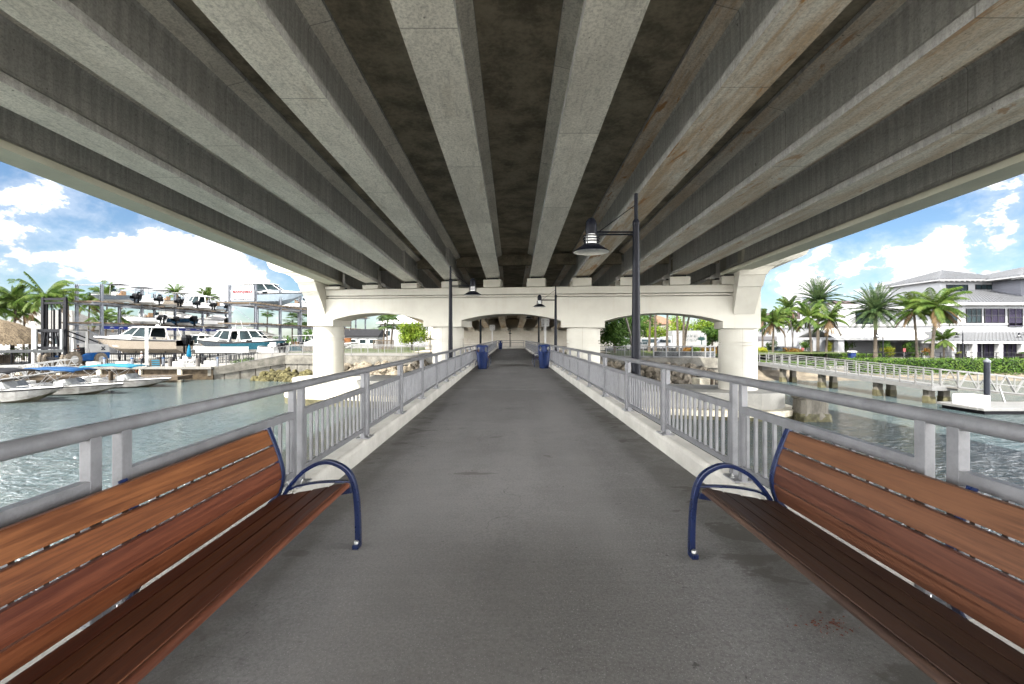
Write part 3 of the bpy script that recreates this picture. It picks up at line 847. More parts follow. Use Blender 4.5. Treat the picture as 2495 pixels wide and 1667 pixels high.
def crown_mesh(kind, seed):
    rnd.seed(seed); mb = MB()
    if kind == 'coco':
        for k in range(27):
            el = R(rnd.uniform(-42, 78)); az = k * 2.39996 + rnd.uniform(-.3, .3)
            mb.mi = 1 if el < R(-30) else 0; frond(mb, az, el, rnd.uniform(.82, 1.05), rnd.uniform(.75, 1.15), (.45, .05), 26, .27, .034, hang=.9)
        return mb.data('coconut_crown', [COCO, DEADF], recalc=False)
    if kind == 'calm':
        for k in range(25):
            el = R(rnd.uniform(-45, 75)); az = k * 2.39996 + rnd.uniform(-.3, .3)
            mb.mi = 1 if el < R(-34) else 0; frond(mb, az, el, rnd.uniform(.8, 1.05), rnd.uniform(.8, 1.25), (.12, 0), 26, .27, .034, hang=.9)
        return mb.data('palm_crown', [COCO, DEADF], recalc=False)
    if kind == 'date':
        for k in range(92):
            el = R(-48 + 130 * (k / 91) ** .9); az = k * 2.39996
            frond(mb, az, el, rnd.uniform(.82, 1.05), rnd.uniform(.35, .75), (0, 0), 18, .17, .03, stiff=.6, hang=.3)
        return mb.data('date_palm_crown', DATE, recalc=False)
    if kind == 'fan':                          # sabal: fans on stalks
        for k in range(26):
            el = R(rnd.uniform(-45, 80)); az = k * 2.39996
            d = Vector((math.cos(az) * math.cos(el), math.sin(az) * math.cos(el), math.sin(el))); c = d * .5
            mb.tube([(0, 0, 0), c], .012, 3, cap=False)
            s = d.cross(Vector((0, 0, 1))).normalized(); u = s.cross(d).normalized()
            for j in range(11):
                a = R(-75 + 150 * j / 10); v = d * math.cos(a) + s * math.sin(a)
                e = c + v * .46 + Vector((0, 0, -.10)); w_ = (s * math.cos(a) - d * math.sin(a)) * .035
                mb.quad(c, c.lerp(e, .5) + w_, e, c.lerp(e, .5) - w_)
        return mb.data('sabal_crown', DATE, recalc=False)
CROWNS = {'coco': [crown_mesh('coco', 3), crown_mesh('coco', 4), crown_mesh('coco', 9)], 'calm': [crown_mesh('calm', 5), crown_mesh('calm', 6)],
          'date': [crown_mesh('date', 7)], 'fan': [crown_mesh('fan', 8), crown_mesh('fan', 12)]}
NPALM = 0
def palm(kind, label, u, y, d, L, ground, lean=0, r=.16, group=None, tm=None):
    """crown centre at photo pixel (u, y), d metres off; L frond length; lean shifts the foot along x"""
    global NPALM; NPALM += 1
    c = at(u, y, d); h = c.z - ground
    t = thing({'coco': 'coconut_palm', 'calm': 'coconut_palm', 'date': 'date_palm', 'fan': 'sabal_palm'}[kind], label, 'palm tree', (c.x - lean, d, ground), 0, group)
    mb = MB(); n = 7
    pts = [(lean * (k / n) ** 1.6, 0, h * k / n) for k in range(n + 1)]
    mb.tube(pts, [r * (1.35 if k == 0 else 1 - .25 * k / n) for k in range(n + 1)], 9)
    if kind in ('date',): mb.lathe([(r * .8, h - .75), (r * 1.5, h - .4), (r * 1.2, h - .02), (.02, h + .1)], 10, (lean, 0, 0))
    mb.build('trunk', tm or TRUNK, t)
    me = CROWNS[kind][NPALM % len(CROWNS[kind])]
    o = link('crown', me, t, (lean, 0, h), rz=NPALM * .37 if kind not in ('coco',) else (NPALM * .23 % .5) - .25)
    o.scale = (L, L, L)
    return t

def leaf_cloud(mb, blobs, n, size, seed=1, flat=.5):
    """leaf-sized quads scattered near the skins of ellipsoid clumps (cx, cy, cz, rx, ry, rz)"""
    r = random.Random(seed); tot = sum(b[3] * b[5] for b in blobs)
    for b in blobs:
        for _ in range(max(4, int(n * b[3] * b[5] / tot))):
            v = Vector((r.gauss(0, 1), r.gauss(0, 1), r.gauss(0, 1))).normalized()
            k = r.uniform(.55, 1.08) if r.random() < .8 else r.uniform(.2, .7)
            p = Vector((b[0] + v.x * b[3] * k, b[1] + v.y * b[4] * k, b[2] + v.z * b[5] * k))
            nn = (v + Vector((r.uniform(-1, 1), r.uniform(-1, 1), r.uniform(-.2, 1))) * .8).normalized()
            a = nn.cross(Vector((r.uniform(-1, 1), r.uniform(-1, 1), r.uniform(-1, 1)))).normalized(); c = nn.cross(a)
            s = size * r.uniform(.6, 1.35)
            mb.quad(p - a * s, p - c * s * flat + nn * s * .12, p + a * s, p + c * s * flat + nn * s * .12)
def clumps(cx, cy, cz, rx, ry, rz, n, seed, k=.42):
    r = random.Random(seed); out = []
    for _ in range(n):
        v = Vector((r.gauss(0, 1), r.gauss(0, 1), r.gauss(0, .9))).normalized() * (r.random() ** .4) * .75
        q = r.uniform(k * .7, k * 1.25)
        out.append((cx + v.x * rx, cy + v.y * ry, cz + v.z * rz, rx * q, ry * q, rz * q))
    return out
def tree(name, label, cat, x, y, ground, rx, rz_, h, mat_, n=3200, size=.17, trunk=.16, seed=1, nc=16, group=None, ry=None, tm=None):
    """trunk with limbs and a clumped crown of leaves; h crown-centre height above ground"""
    t = thing(name, label, cat, (x, y, ground), 0, group)
    cl = clumps(0, 0, h, rx, ry or rx, rz_, nc, seed)
    if trunk:
        mb = MB(); mb.tube([(0, 0, 0), (.05, 0, h * .45), (0, .05, h * .8)], [trunk * 1.3, trunk, trunk * .7], 9)
        for b in cl[:7]: mb.tube([(0, 0, h * .45), (b[0] * .5, b[1] * .5, (h * .5 + b[2]) / 2), (b[0], b[1], b[2])], [trunk * .55, trunk * .35, trunk * .12], 5)
        mb.build('trunk', tm or TRUNK, t)
    mb = MB(); leaf_cloud(mb, cl, n, size, seed)
    mb.build('crown', mat_, t, recalc=False)
    return t
def shrub(label, u, y0, y1, d, wpx, ground, mat_, n=500, size=.10, seed=1, name='shrub', group=None):
    a = at(u, y0, d); b = at(u, y1, d); rx = wpx * d / F / 2; g = b.z; rz_ = max(.15, (a.z - g) / 2)
    t = thing(name, label, 'shrub', (a.x, d, g), 0, group)
    mb = MB(); mb.tube([(0, 0, 0), (0, 0, rz_)], [.05, .03], 6); mb.build('stem', TRUNK, t)
    mb = MB(); leaf_cloud(mb, clumps(0, 0, rz_, rx, rx, rz_, 9, seed, .5), n, size, seed); mb.build('foliage', mat_, t, recalc=False)
    return t

# ------------------------------------------------------------------ fences and promenade rails
def fence(name, label, pts, h, step, bal, m, th=.05, group=None, mid=(), foot=.08, panel=None, cat='railing'):
    """rail with posts along a poly-line; bal spacing of uprights (0 for none)"""
    P = [Vector(p) for p in pts]
    t = thing(name, label, cat, P[0], 0, group); o = P[0]
    rails = MB(); inf = MB(); last = None
    for a, b in zip(P[:-1], P[1:]):
        a, b = a - o, b - o
        for z in (h,) + tuple(mid) + (foot,): rails.bar(a + Vector((0, 0, z)), b + Vector((0, 0, z)), th * .9, th * (1.2 if z == h else .8))
        L = (b - a).length; n = max(1, round(L / step))
        for k in range(n + 1):
            if k == 0 and last: continue
            p = a.lerp(b, k / n); q = MB(); q.box((0, 0, h / 2), (th * 1.25, th * 1.25, h)); q.build('post', m, t, p)
        last = True
        if bal:
            nb = int(L / bal)
            for k in range(1, nb):
                p = a.lerp(b, k / nb); inf.box((p.x, p.y, p.z + (h + foot) / 2), (th * .4, th * .4, h - foot))
        if panel: inf.bar(a.lerp(b, .01) + Vector((0, 0, h * .35)), a.lerp(b, .99) + Vector((0, 0, h * .35)), .02, h * .42)
    rails.build('rails', m, t)
    if inf.v: inf.build('infill', panel or m, t)
    return t
PROM = M('pale_painted_rail', (.50, .50, .49), .5, .1, var=.1)
BLKF = M('black_fence', (.008, .008, .010), .5, 0, var=.2)
# ------------------------------------------------------------------ land
YARD, PRM, RGT = -3.35, -2.05, -3.2
def shore_y(x): return 49.3 - .2 * x
PAVE = M('sunlit_pavement', (.46, .44, .40), .85, var=.16, scale=.5, spots=.2)
YARDM = M('yard_concrete', (.72, .70, .65), .9, var=.22, scale=.35)
SEAW = M('seawall_concrete', (.36, .34, .29), .9, var=.4, scale=1.2, bump=.5, bscale=9, spots=.5)
BROWN = M('oyster_stained_wall', (.14, .105, .065), .95, var=.6, scale=2.4, bump=.9, bscale=9)
SAND = M('bank_sand', (.34, .29, .22), .95, var=.35, scale=1.3, bump=.5, bscale=20, spots=.4)
ROCK = M('limestone_rock', (.42, .36, .27), .9, var=.5, scale=1.6, bump=.6, bscale=8, spots=.4)
MOSSR = M('mossy_rock', (.19, .17, .075), .9, var=.7, scale=1.6, bump=.6, bscale=8, spots=.5)
def sheet(name, poly, z, m, thick=3.0):
    mb = MB(); mb.prism(poly, z - thick, z, lambda p, q, t_: (p, q, t_)); return struct(name, mb, m)
sheet('marina_yard', [(-400, 50), (-32.6, 50), (-32.6, 420), (-400, 420)], YARD, YARDM)
SY0, SY1 = shore_y(-26.6) , shore_y(21)
sheet('promenade', [(-32.59, 58), (-26.6, SY0), (21.0, SY1), (21.0, 420), (-32.59, 420)], PRM, PAVE, 4)
sheet('riverside_terrace', [(21.01, 51.2), (300, 51.2), (300, 420), (21.01, 420)], RGT, PAVE)
def rsheet(name, poly, z, m): mb = MB(); mb.quad(*[(a, b, z) for a, b in poly]); return struct(name, mb, m)
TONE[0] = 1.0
sheet('bounce_bank', [(-400, -300), (400, -300), (400, -11), (-400, -11)], -2.6, M('bounce_bank_sand', (.58, .54, .46), .95, var=.12, scale=.4), 4)   # unseen pale bank added behind the viewer to bounce daylight under the bridge
rsheet('bounce_sheet', [(-14, 64), (14, 62.9), (14, 74), (-14, 79)], PRM + .012, M('bounce_sheet_pale', (.42, .36, .28), .95, var=.25, scale=3))  # added pale sheet that bounces light up under the second span
TONE[0] = .25
rsheet('lawn_marina_side', [(-31, 62), (-4, 60), (-4, 97), (-31, 97)], PRM + .006, GRASS)
rsheet('lawn_building_side', [(4, 53.5), (21, 50.5), (46, 61), (46, 71.9), (6, 71.9)], PRM + .006, GRASS)
rsheet('lawn_terrace', [(26, 53), (110, 53), (110, 61), (26, 61)], RGT + .006, GRASS)
rsheet('car_park', [(5, 72), (46, 72), (46, 110), (5, 110)], PRM + .006, M('asphalt', (.10, .10, .10), .9, var=.2))
ASPH = MATS['asphalt']
mb = MB()                                       # sandy bank on the building side
rows = []
for k in range(60):
    x = 20.5 + k * 2.0; wob = .5 * math.sin(k * 1.7) + .3 * math.sin(k * .6)
    rows.append([(x, 51.25, -3.6), (x, 50.4 + wob * .2, -4.22 + .06 * math.sin(k)), (x, 48.9 + wob * .6, -4.56), (x, 46.5 + wob, -5.2)])
mb.loft(rows, close=False, cap=False); struct('river_bank', mb, SAND, recalc=False)

# seawall of the marina dock
t = thing('seawall', 'low brown oyster-stained seawall below the marina dock', 'seawall', (-33, 49.9, WATER))
mb = MB(); mb.box((-60, 0, .62), (121, .35, 1.35)); mb.build('wall', BROWN, t)
mb = MB(); mb.box((-60, -.05, 1.30), (121, .9, .26)); mb.build('cap', PAVE, t, bevel=.02)
mb = MB()
for k in range(24): mb.box((-3 - k * 4.4, -.28, .45), (.42, .3, 1.5))
mb.build('buttress', STAINC, t)
# promenade wall: ramp down to the dock at its left end
WALLP = [Vector((-34.2, 50.4, 0)), Vector((-26.6, SY0 - 1.2, 0)), Vector((21.0, SY1, 0))]
t = thing('retaining_wall', 'grey concrete retaining wall with sheet panels under the promenade', 'wall', (0, 0, 0))
mb = MB()
def wall_piece(mb, a, b, z0a, z0b, z1a, z1b, th=.35):
    d = (b - a).normalized(); n = Vector((-d.y, d.x, 0)) * th
    vs = [(a.x, a.y, z0a), (b.x, b.y, z0b), (b.x, b.y, z1b), (a.x, a.y, z1a)]
    vs += [(p[0] + n.x, p[1] + n.y, p[2]) for p in vs]
    mb.add(vs, [(0, 1, 2, 3), (7, 6, 5, 4), (0, 4, 5, 1), (1, 5, 6, 2), (2, 6, 7, 3), (3, 7, 4, 0)])
A, B, C = Vector((-33.0, 49.6, 0)), Vector((-26.0, shore_y(-26) - 2.0, 0)), Vector((21.2, SY1 - .35, 0))
wall_piece(mb, A, B, -4.2, -3.0, -3.35, -2.0); wall_piece(mb, B, C, -3.0, -3.0, -2.0, -2.0)
mb.build('cap_wall', SEAW, t, bevel=.02)
mb = MB(); A2, B2, C2 = [p + Vector((0, .12, 0)) for p in (A, B, C)]
for a, b, za, zb in ((A2, B2, -4.2, -3.01), (B2, C2, -3.01, -3.01)):
    n = int((b - a).length / 1.45)
    for k in range(n):
        p, q = a.lerp(b, k / n + .01 / n * 2), a.lerp(b, (k + .96) / n)
        f0, f1 = k / n, (k + 1) / n
        wall_piece(mb, p, q, -5.2, -5.2, za + (zb - za) * f0, za + (zb - za) * f1, .2)
mb.build('sheet_panel', SEAW, t)
mb = MB(); wall_piece(mb, A2 + Vector((0, .15, 0)), B2 + Vector((0, .15, 0)), -5.2, -5.2, -4.2, -3.02, .1); wall_piece(mb, B2 + Vector((0, .15, 0)), C2 + Vector((0, .15, 0)), -5.2, -5.2, -3.02, -3.02, .1); mb.build('backing', BROWN, t)
# ramp surface between dock and promenade
mb = MB(); mb.add([(-33.0, 49.7, -3.345), (-26, shore_y(-26) - 1.8, -2.045), (-26, 58, -2.045), (-33.0, 58, -3.345)], [(0, 1, 2, 3)]); struct('ramp', mb, PAVE)
fence('promenade_railing', 'pale promenade railing sloping up the ramp from the marina dock', [(-33.0, 50.0, -3.34), (-26.0, shore_y(-26) - 1.6, -2.04)], 1.1, 1.7, .16, PROM)
fence('promenade_railing', 'long pale promenade railing on the marina side of the walkway', [(-26.0, shore_y(-26) - 1.55, -2.04), (-2.4, shore_y(-2.4), -2.04)], 1.12, 2.0, .16, PROM)
fence('promenade_railing', 'long pale promenade railing on the building side, seen through the right arch', [(2.6, shore_y(2.6), -2.04), (17.4, shore_y(17.4) + .3, -2.04)], 1.12, 2.0, .16, PROM)
fence('overlook_railing', 'white railing with tinted panels round the corner of the promenade overlook', [(14.6, 46.4, -2.03), (19.4, 45.3, -2.03), (21.0, 46.8, -2.03)], 1.15, 1.25, 0, PROM, mid=(.62,), panel=M('tinted_panel', (.16, .17, .17), .3, var=.7, scale=1.2), th=.09)
fence('gate_fence', 'short black picket fence beside the overlook, left of the outer pier column', [(21.4, 47.0, -2.1), (23.3, 47.4, -2.3)], 1.25, .95, .14, BLKF, cat='fence')
fence('promenade_railing', 'back promenade railing along the lawn on the marina side', [(-30, 62.5, -2.04), (-3.2, 60.5, -2.04)], 1.1, 2.4, .2, PROM)

# rock slopes
def rocks(label, x0, x1, y_top, y_bot, z0, z1, n, m, smin, smax, seed):
    r = random.Random(seed); mb = MB()
    for _ in range(n):
        f = r.random(); x = r.uniform(x0, x1); y = y_top(x) + (y_bot(x) - y_top(x)) * f; z = z0 + (z1 - z0) * f
        s = r.uniform(smin, smax); q = 7
        e = Euler((r.uniform(0, 6), r.uniform(0, 6), r.uniform(0, 6))).to_matrix(); sc_ = Vector((r.uniform(.8, 1.5), r.uniform(.7, 1.1), r.uniform(.55, .95))) * s
        rows = []
        for i in range(5):
            th = math.pi * (i + .18) / 4.36
            rows.append([Vector((x, y, z)) + e @ Vector((math.sin(th) * math.cos(6.283 * k / q) * sc_.x * r.uniform(.82, 1.15), math.sin(th) * math.sin(6.283 * k / q) * sc_.y * r.uniform(.82, 1.15), math.cos(th) * sc_.z)) for k in range(q)])
        mb.loft(rows)
    o = mb.build('riprap_rocks', m, recalc=False); o['label'] = label; o['category'] = 'rocks'; return stuff(o)
rocks('pale rock slope below the promenade wall under the bridge', -21, 19.5, lambda x: shore_y(x) - .9, lambda x: shore_y(x) - 6.0, -2.85, -4.75, 900, ROCK, .25, .62, 3)
rocks('mossy low rocks at the water beside the outer pier column, marina side', -27.5, -20, lambda x: shore_y(x) - 3.0, lambda x: shore_y(x) - 6.5, -3.9, -4.75, 150, MOSSR, .22, .5, 4)
c = at(1713, 932, 38)
mb = MB(); mb.box((c.x, 38, c.z), (1.35, 1.1, .75), rz=.2); tag(mb.build('concrete_block', STAINC, bevel=.04), 'broken concrete block lying on the rocks beside the right pier column', 'block')
mb = MB(); c = at(1735, 928, 37.2); mb.tube([(c.x, 37.2, -4.9), (c.x, 37.2, c.z + .55)], .14, 10); tag(mb.build('mooring_pile', M('wet_timber', (.16, .12, .08), .9, var=.5, scale=4, stretch=(1, 1, .2))), 'short wooden pile standing by the broken concrete block', 'pile')

# far wood that closes the view
def treeline(label, x0, x1, y, z0, z1, n, seed, m):
    r = random.Random(seed); bl = []
    k = int((x1 - x0) / 3.2)
    for i in range(k):
        x = x0 + (x1 - x0) * (i + r.random()) / k; hh = r.uniform(.55, 1) * (z1 - z0)
        for j in range(3): bl.append((x + r.uniform(-2, 2), y + r.uniform(-5, 5), z0 + hh * (.2 + .3 * j), r.uniform(1.6, 3.0), 2.5, hh * .24))
    mb = MB(); leaf_cloud(mb, bl, n, .42, seed)
    o = mb.build('treeline', m, recalc=False); o['label'] = label; o['category'] = 'trees'; return stuff(o)
treeline('distant green wood behind the boat racks', -150, -22, 138, -4, 3.6, 11000, 2, TREEG)
treeline('distant green wood behind the car park on the building side', 4, 60, 118, -3, 7.5, 9000, 5, TREEG)
# ------------------------------------------------------------------ boats
BEIGE = M('beige_gelcoat', (.60, .52, .42), .3, var=.06, scale=1)
ICE = M('ice_blue_gelcoat', (.50, .60, .68), .25, var=.06, scale=1)
NAVYH = M('navy_gelcoat', (.02, .065, .12), .25, var=.1, scale=1)
TEAL = M('teal_gelcoat', (.04, .17, .23), .25, var=.1, scale=1)
GREYH = M('slate_gelcoat', (.13, .16, .19), .3, var=.1, scale=1)
SCUM = M('scummed_bottom', (.50, .42, .22), .6, var=.5, scale=1.2, col2=(.66, .60, .42))
DARKC = M('dark_canvas', (.03, .03, .035), .8)
CANV = M('white_canvas', (.74, .73, .70), .8, var=.08, bump=.3, bscale=6)
BIMB = M('blue_canvas', (.02, .12, .33), .75, var=.2, bump=.3, bscale=5)
BIMC = M('cyan_canvas', (.06, .36, .55), .75, var=.2, bump=.3, bscale=5)
CUSH = M('tan_cushion', (.48, .30, .17), .7)
ALU = M('polished_tube', (.62, .62, .62), .3, .7)
OUTB = M('outboard_black', (.012, .013, .016), .3)
RUBLINE = M('rub_rail_black', (.02, .02, .022), .6)
SCUMH = M('stained_white_hull', (.62, .58, .50), .5, var=.3, scale=1.3, stretch=(1, 1, 2.5), col2=(.95, .93, .88))
def hull_pts(L, B, H, s):
    b = B / 2 * (1 - max(0, (s - .42) / .58) ** 2.3 * .97); g = H * (.80 + .20 * s ** 1.6); k = H * .62 * max(0, (s - .62) / .38) ** 1.7
    xg = L * s; xk = xg - .13 * L * max(0, (s - .5) / .5) ** 1.3; xc = xg - .06 * L * max(0, (s - .5) / .5) ** 1.3
    zc = k + (g - k) * .34
    return [(xg, b, g), (xg - .0, b * 1.012, g - .09 * H), (xc, b * .87, zc), (xk, 0, k), (xc, -b * .87, zc), (xg, -b * 1.012, g - .09 * H), (xg, -b, g)]
def boat(name, label, L, B, H, side, bottom, style, seed=0, top=None, engines=1, group=None):
    """local +x points to the bow, origin under the transom on the keel"""
    t = thing(name, label, 'boat', (0, 0, 0), 0, group); r = random.Random(seed)
    S = [0, .12, .25, .38, .5, .6, .7, .79, .87, .94, 1.0]
    rows = [[Vector(p) for p in hull_pts(L, B, H, s)] for s in S]
    mb = MB()
    def strip(i, j, mi, sm=True):
        mb.mi = mi; mb.smooth = sm
        for a in range(len(S) - 1): mb.quad(rows[a][i], rows[a + 1][i], rows[a + 1][j], rows[a][j])
    for i, j, mi in ((0, 1, 2), (1, 2, 0), (2, 3, 1), (3, 4, 1), (4, 5, 0), (5, 6, 2)): strip(i, j, mi)
    mb.smooth = False; mb.mi = 0; mb.quad(*rows[0])
    mb.build('hull', [side, bottom, RUBLINE], t, recalc=False)
    # deck: foredeck, side decks, cockpit liner
    dk = MB(); c0 = 6 if style in ('cruiser', 'covered') else 5
    fl = H * .45
    for a in range(c0, len(S) - 1):
        cr = Vector((0, 0, .06 * H))
        ma, mb_ = (rows[a][0] + rows[a][6]) / 2 + cr, (rows[a + 1][0] + rows[a + 1][6]) / 2 + cr
        dk.quad(rows[a][0], rows[a + 1][0], mb_, ma); dk.quad(ma, mb_, rows[a + 1][6], rows[a][6])
    wd = .16
    def inn(a, i): p = rows[a][i].copy(); p.y -= math.copysign(wd, p.y); return p
    for a in range(0, c0):
        for i in (0, 6):
            dk.quad(rows[a][i], rows[a + 1][i], inn(a + 1, i), inn(a, i))
            p, q = inn(a, i), inn(a + 1, i); dk.quad(p, q, Vector((q.x, q.y, fl)), Vector((p.x, p.y, fl)))
        dk.quad(Vector((inn(a, 0).x, inn(a, 0).y, fl)), Vector((inn(a + 1, 0).x, inn(a + 1, 0).y, fl)), Vector((inn(a + 1, 6).x, inn(a + 1, 6).y, fl)), Vector((inn(a, 6).x, inn(a, 6).y, fl)))
    p, q = inn(c0, 0), inn(c0, 6); ct = (rows[c0][0] + rows[c0][6]) / 2 + Vector((0, 0, .06 * H)); dk.quad(rows[c0][0], ct, rows[c0][6], Vector((q.x, q.y, fl)), Vector((p.x, p.y, fl)))
    p, q = inn(0, 0), inn(0, 6); dk.quad(p, q, Vector((q.x, q.y, fl)), Vector((p.x, p.y, fl))); dk.quad(rows[0][0], rows[0][6], q, p)
    dk.build('deck', WHITEP, t, recalc=False)
    g = lambda s: H * (.80 + .20 * s ** 1.6)
    rl = MB()
    for sg in (0, 6):
        pts = [rows[a][sg] + Vector((0, -math.copysign(.06, rows[a][sg].y) if a < 10 else 0, .22)) for a in range(6, 11)]
        rl.tube(pts, .016, 5)
        for p in pts[::2]: rl.tube([p, p - Vector((0, 0, .24))], .012, 4)
    rl.build('bow_rail', ALU, t)
    if style == 'console':
        x = L * .45; c = MB(); c.box((x, 0, fl + .5), (.8, .8, 1.0), top=(.8, .85)); o = c.build('console', WHITEP, t, bevel=.04)
        wsd = MB(); wsd.quad((x + .38, -.42, fl + 1.0), (x + .38, .42, fl + 1.0), (x + .18, .36, fl + 1.5), (x + .18, -.36, fl + 1.5)); wsd.build('windscreen', GLASS, o)
        s = MB(); s.box((x - .9, 0, fl + .4), (.6, .9, .8)); s.box((x - 1.15, 0, fl + .95), (.12, .9, .4)); s.build('seat', CUSH if seed % 2 else WHITEP, t, bevel=.04)
        fr = MB(); zt = fl + 2.05
        for xx in (x + .35, x - .85):
            for yy in (-.5, .5): fr.tube([(xx, yy * 1.2, fl), (xx * .98 + .02 * x, yy, zt)], .025, 6)
        for yy in (-.5, .5): fr.bar((x + .9, yy, zt), (x - 1.3, yy, zt), .04)
        fr.build('top_frame', ALU if seed % 2 else DARKC, t)
        tp = MB(); tp.box((x - .2, 0, zt + .05), (2.5, 1.7, .06), top=(.94, .9)); tp.build('hardtop', top or DARKC, t, bevel=.015)
    elif style == 'cruiser':
        x0, x1 = L * .16, L * .66; w0 = B * .40; zt = H + 1.25; zb = H * .86
        cb = MB(); cb.loft([[(L * .5, -w0, zb), (L * .5, w0, zb), (L * .5, w0 * .9, H + .28), (L * .5, -w0 * .9, H + .28)], [(L * .70, -w0 * .8, zb), (L * .70, w0 * .8, zb), (L * .68, w0 * .66, H + .24), (L * .68, -w0 * .66, H + .24)], [(L * .90, -w0 * .3, H * .95), (L * .90, w0 * .3, H * .95), (L * .88, w0 * .25, H + .03), (L * .88, -w0 * .25, H + .03)]])
        cb.build('cabin_trunk', WHITEP, t)
        ws = MB()
        A_ = [(L * .50, -w0 * .95, H + .1), (L * .66, -w0 * .55, H + .22), (L * .66, w0 * .55, H + .22), (L * .50, w0 * .95, H + .1), (L * .30, w0, H * .95), (L * .30, -w0, H * .95)]
        B_ = [(L * .42, -w0 * .85, zt), (L * .53, -w0 * .5, zt), (L * .53, w0 * .5, zt), (L * .42, w0 * .85, zt), (L * .28, w0 * .9, zt), (L * .28, -w0 * .9, zt)]
        for i, j in ((5, 0), (0, 1), (1, 2), (2, 3), (3, 4)):
            ws.quad(A_[i], A_[j], B_[j], B_[i])
        o = ws.build('windscreen', GLASS, t, recalc=False)
        fr = MB()
        for i in range(6): fr.bar(A_[i], B_[i], .07)
        fr.bar(A_[5], A_[0], .06); fr.bar(A_[4], A_[3], .06); fr.bar(A_[0], A_[1], .06); fr.bar(A_[2], A_[3], .06); fr.bar(A_[1], A_[2], .06)
        for yy in (-w0 * .9, w0 * .9): q = MB(); q.bar((L * .10, yy, H * .85), (L * .15, yy * .9, zt), .08); q.build('aft_pillar', WHITEP, o)
        fr.build('window_frame', WHITEP, o)
        tp = MB(); tp.loft([[(L * .08, -w0 * .98, zt), (L * .08, w0 * .98, zt), (L * .08, w0 * .9, zt + .1), (L * .08, -w0 * .9, zt + .1)], [(L * .40, -w0 * 1.0, zt + .03), (L * .40, w0, zt + .03), (L * .40, w0 * .9, zt + .2), (L * .40, -w0 * .9, zt + .2)], [(L * .57, -w0 * .6, zt), (L * .57, w0 * .6, zt), (L * .56, w0 * .55, zt + .07), (L * .56, -w0 * .55, zt + .07)]])
        tp.build('hardtop', WHITEP, t)
        an = MB(); an.lathe([(.22, zt + .2), (.25, zt + .28), (.2, zt + .42), (.01, zt + .46)], 14, (L * .3, 0, 0)); an.tube([(L * .26, .3, zt + .15), (L * .22, .3, zt + 1.5)], .015, 5); an.build('radar_dome', WHITEP, t)
        st = MB(); st.box((L * .2, 0, fl + .35), (.7, B * .6, .7)); st.build('seat', CUSH if seed % 2 else WHITEP, t, bevel=.05)
    elif style == 'bowrider':
        x = L * .52
        c = MB()
        for sg in (-1, 1): q = MB(); q.box((x, sg * B * .28, fl + .38), (.7, B * .28, .76), top=(.8, .9)); q.build('console', WHITEP, t, bevel=.04)
        c.box((L * .22, 0, fl + .3), (.6, B * .7, .6)); c.build('seat', WHITEP, t, bevel=.04)
        c = MB(); c.box((L * .08, 0, fl + .42), (.35, B * .75, .7)); c.build('stern_bench', WHITEP, t, bevel=.04)
        ws = MB(); zz = H * .95
        ws.quad((x + .55, -B * .34, zz), (x + .75, 0, zz + .02), (x + .35, 0, zz + .5), (x + .18, -B * .31, zz + .48)); ws.quad((x + .75, 0, zz + .02), (x + .55, B * .34, zz), (x + .18, B * .31, zz + .48), (x + .35, 0, zz + .5))
        for sg in (-1, 1): ws.quad((x + .55, sg * B * .34, zz), (x - .5, sg * B * .40, zz - .03), (x - .5, sg * B * .38, zz + .3), (x + .18, sg * B * .31, zz + .48))
        ws.build('windscreen', M('pale_screen', (.55, .57, .57), .15, var=.3, scale=1), t, recalc=False)
        if top:
            zt = H + 1.15; x0, x1 = L * .06, L * .66
            bm = MB(); rws = []
            for k in range(9):
                f = k / 8; xx = x0 + (x1 - x0) * f; zc = zt + .16 * math.sin(f * math.pi) + (.03 if k % 2 else -.02)
                rws.append([(xx, -B * .46, zc - .16), (xx, -B * .40, zc - .02), (xx, 0, zc + .05), (xx, B * .40, zc - .02), (xx, B * .46, zc - .16), (xx, B * .40, zc - .06), (xx, 0, zc), (xx, -B * .40, zc - .06)])
            bm.smooth = True; bm.loft(rws); o = bm.build('bimini', top, t)
            fr = MB()
            for sg in (-1, 1):
                y0, y1 = sg * B * .47, sg * B * .44
                for a, b in ((.30, .08), (.30, .24), (.34, .45), (.36, .64), (.12, .30), (.58, .40)): fr.tube([(L * a, y0, H * .86), (L * b, y1, zt - .12)], .017, 5)
            fr.build('bimini_frame', ALU, o)
    elif style == 'covered':
        cv = MB(); rws = []
        for k in range(10):
            f = k / 9; s = .02 + .9 * f; b = B / 2 * (1 - max(0, (s - .42) / .58) ** 2.3 * .97) * 1.03; hz = .95 * math.sin(math.pi * min(1, f * 1.25 + .12)) ** .7 if f < .72 else .5 * (1 - f) / .28
            row = []
            for j in range(9):
                q = j / 8 * 2 - 1; row.append((L * s + r.uniform(-.05, .05), b * q, g(s) - .12 + (1 - abs(q) ** 1.7) * (hz + .12) + r.uniform(-.05, .05)))
            rws.append(row)
        cv.loft(rws, close=False, cap=False); cv.build('cover', CANV, t)
    for e in range(engines):
        y = (e - (engines - 1) / 2) * .62
        m = MB(); m.loft([[(-.12 + a * .30, y + b * .2, H * .55) for a, b in ((-1, -1), (1, -1), (1, 1), (-1, 1))], [(-.22 + a * .36, y + b * .24, H * .95) for a, b in ((-1, -1), (1, -1), (1, 1), (-1, 1))], [(-.20 + a * .24, y + b * .17, H * 1.12) for a, b in ((-1, -1), (1, -1), (1, 1), (-1, 1))]])
        o = m.build('outboard', OUTB, t, bevel=.03)
        lg = MB(); lg.box((-.14, y, H * .28), (.2, .1, H * .62)); lg.box((-.2, y, -.02), (.5, .1, .12)); lg.build('engine_leg', OUTB, o)
    return t
def place(b, x, y, z, deg, list_=0): b.location = (x, y, z); b.rotation_euler = (R(list_), 0, R(deg)); return b

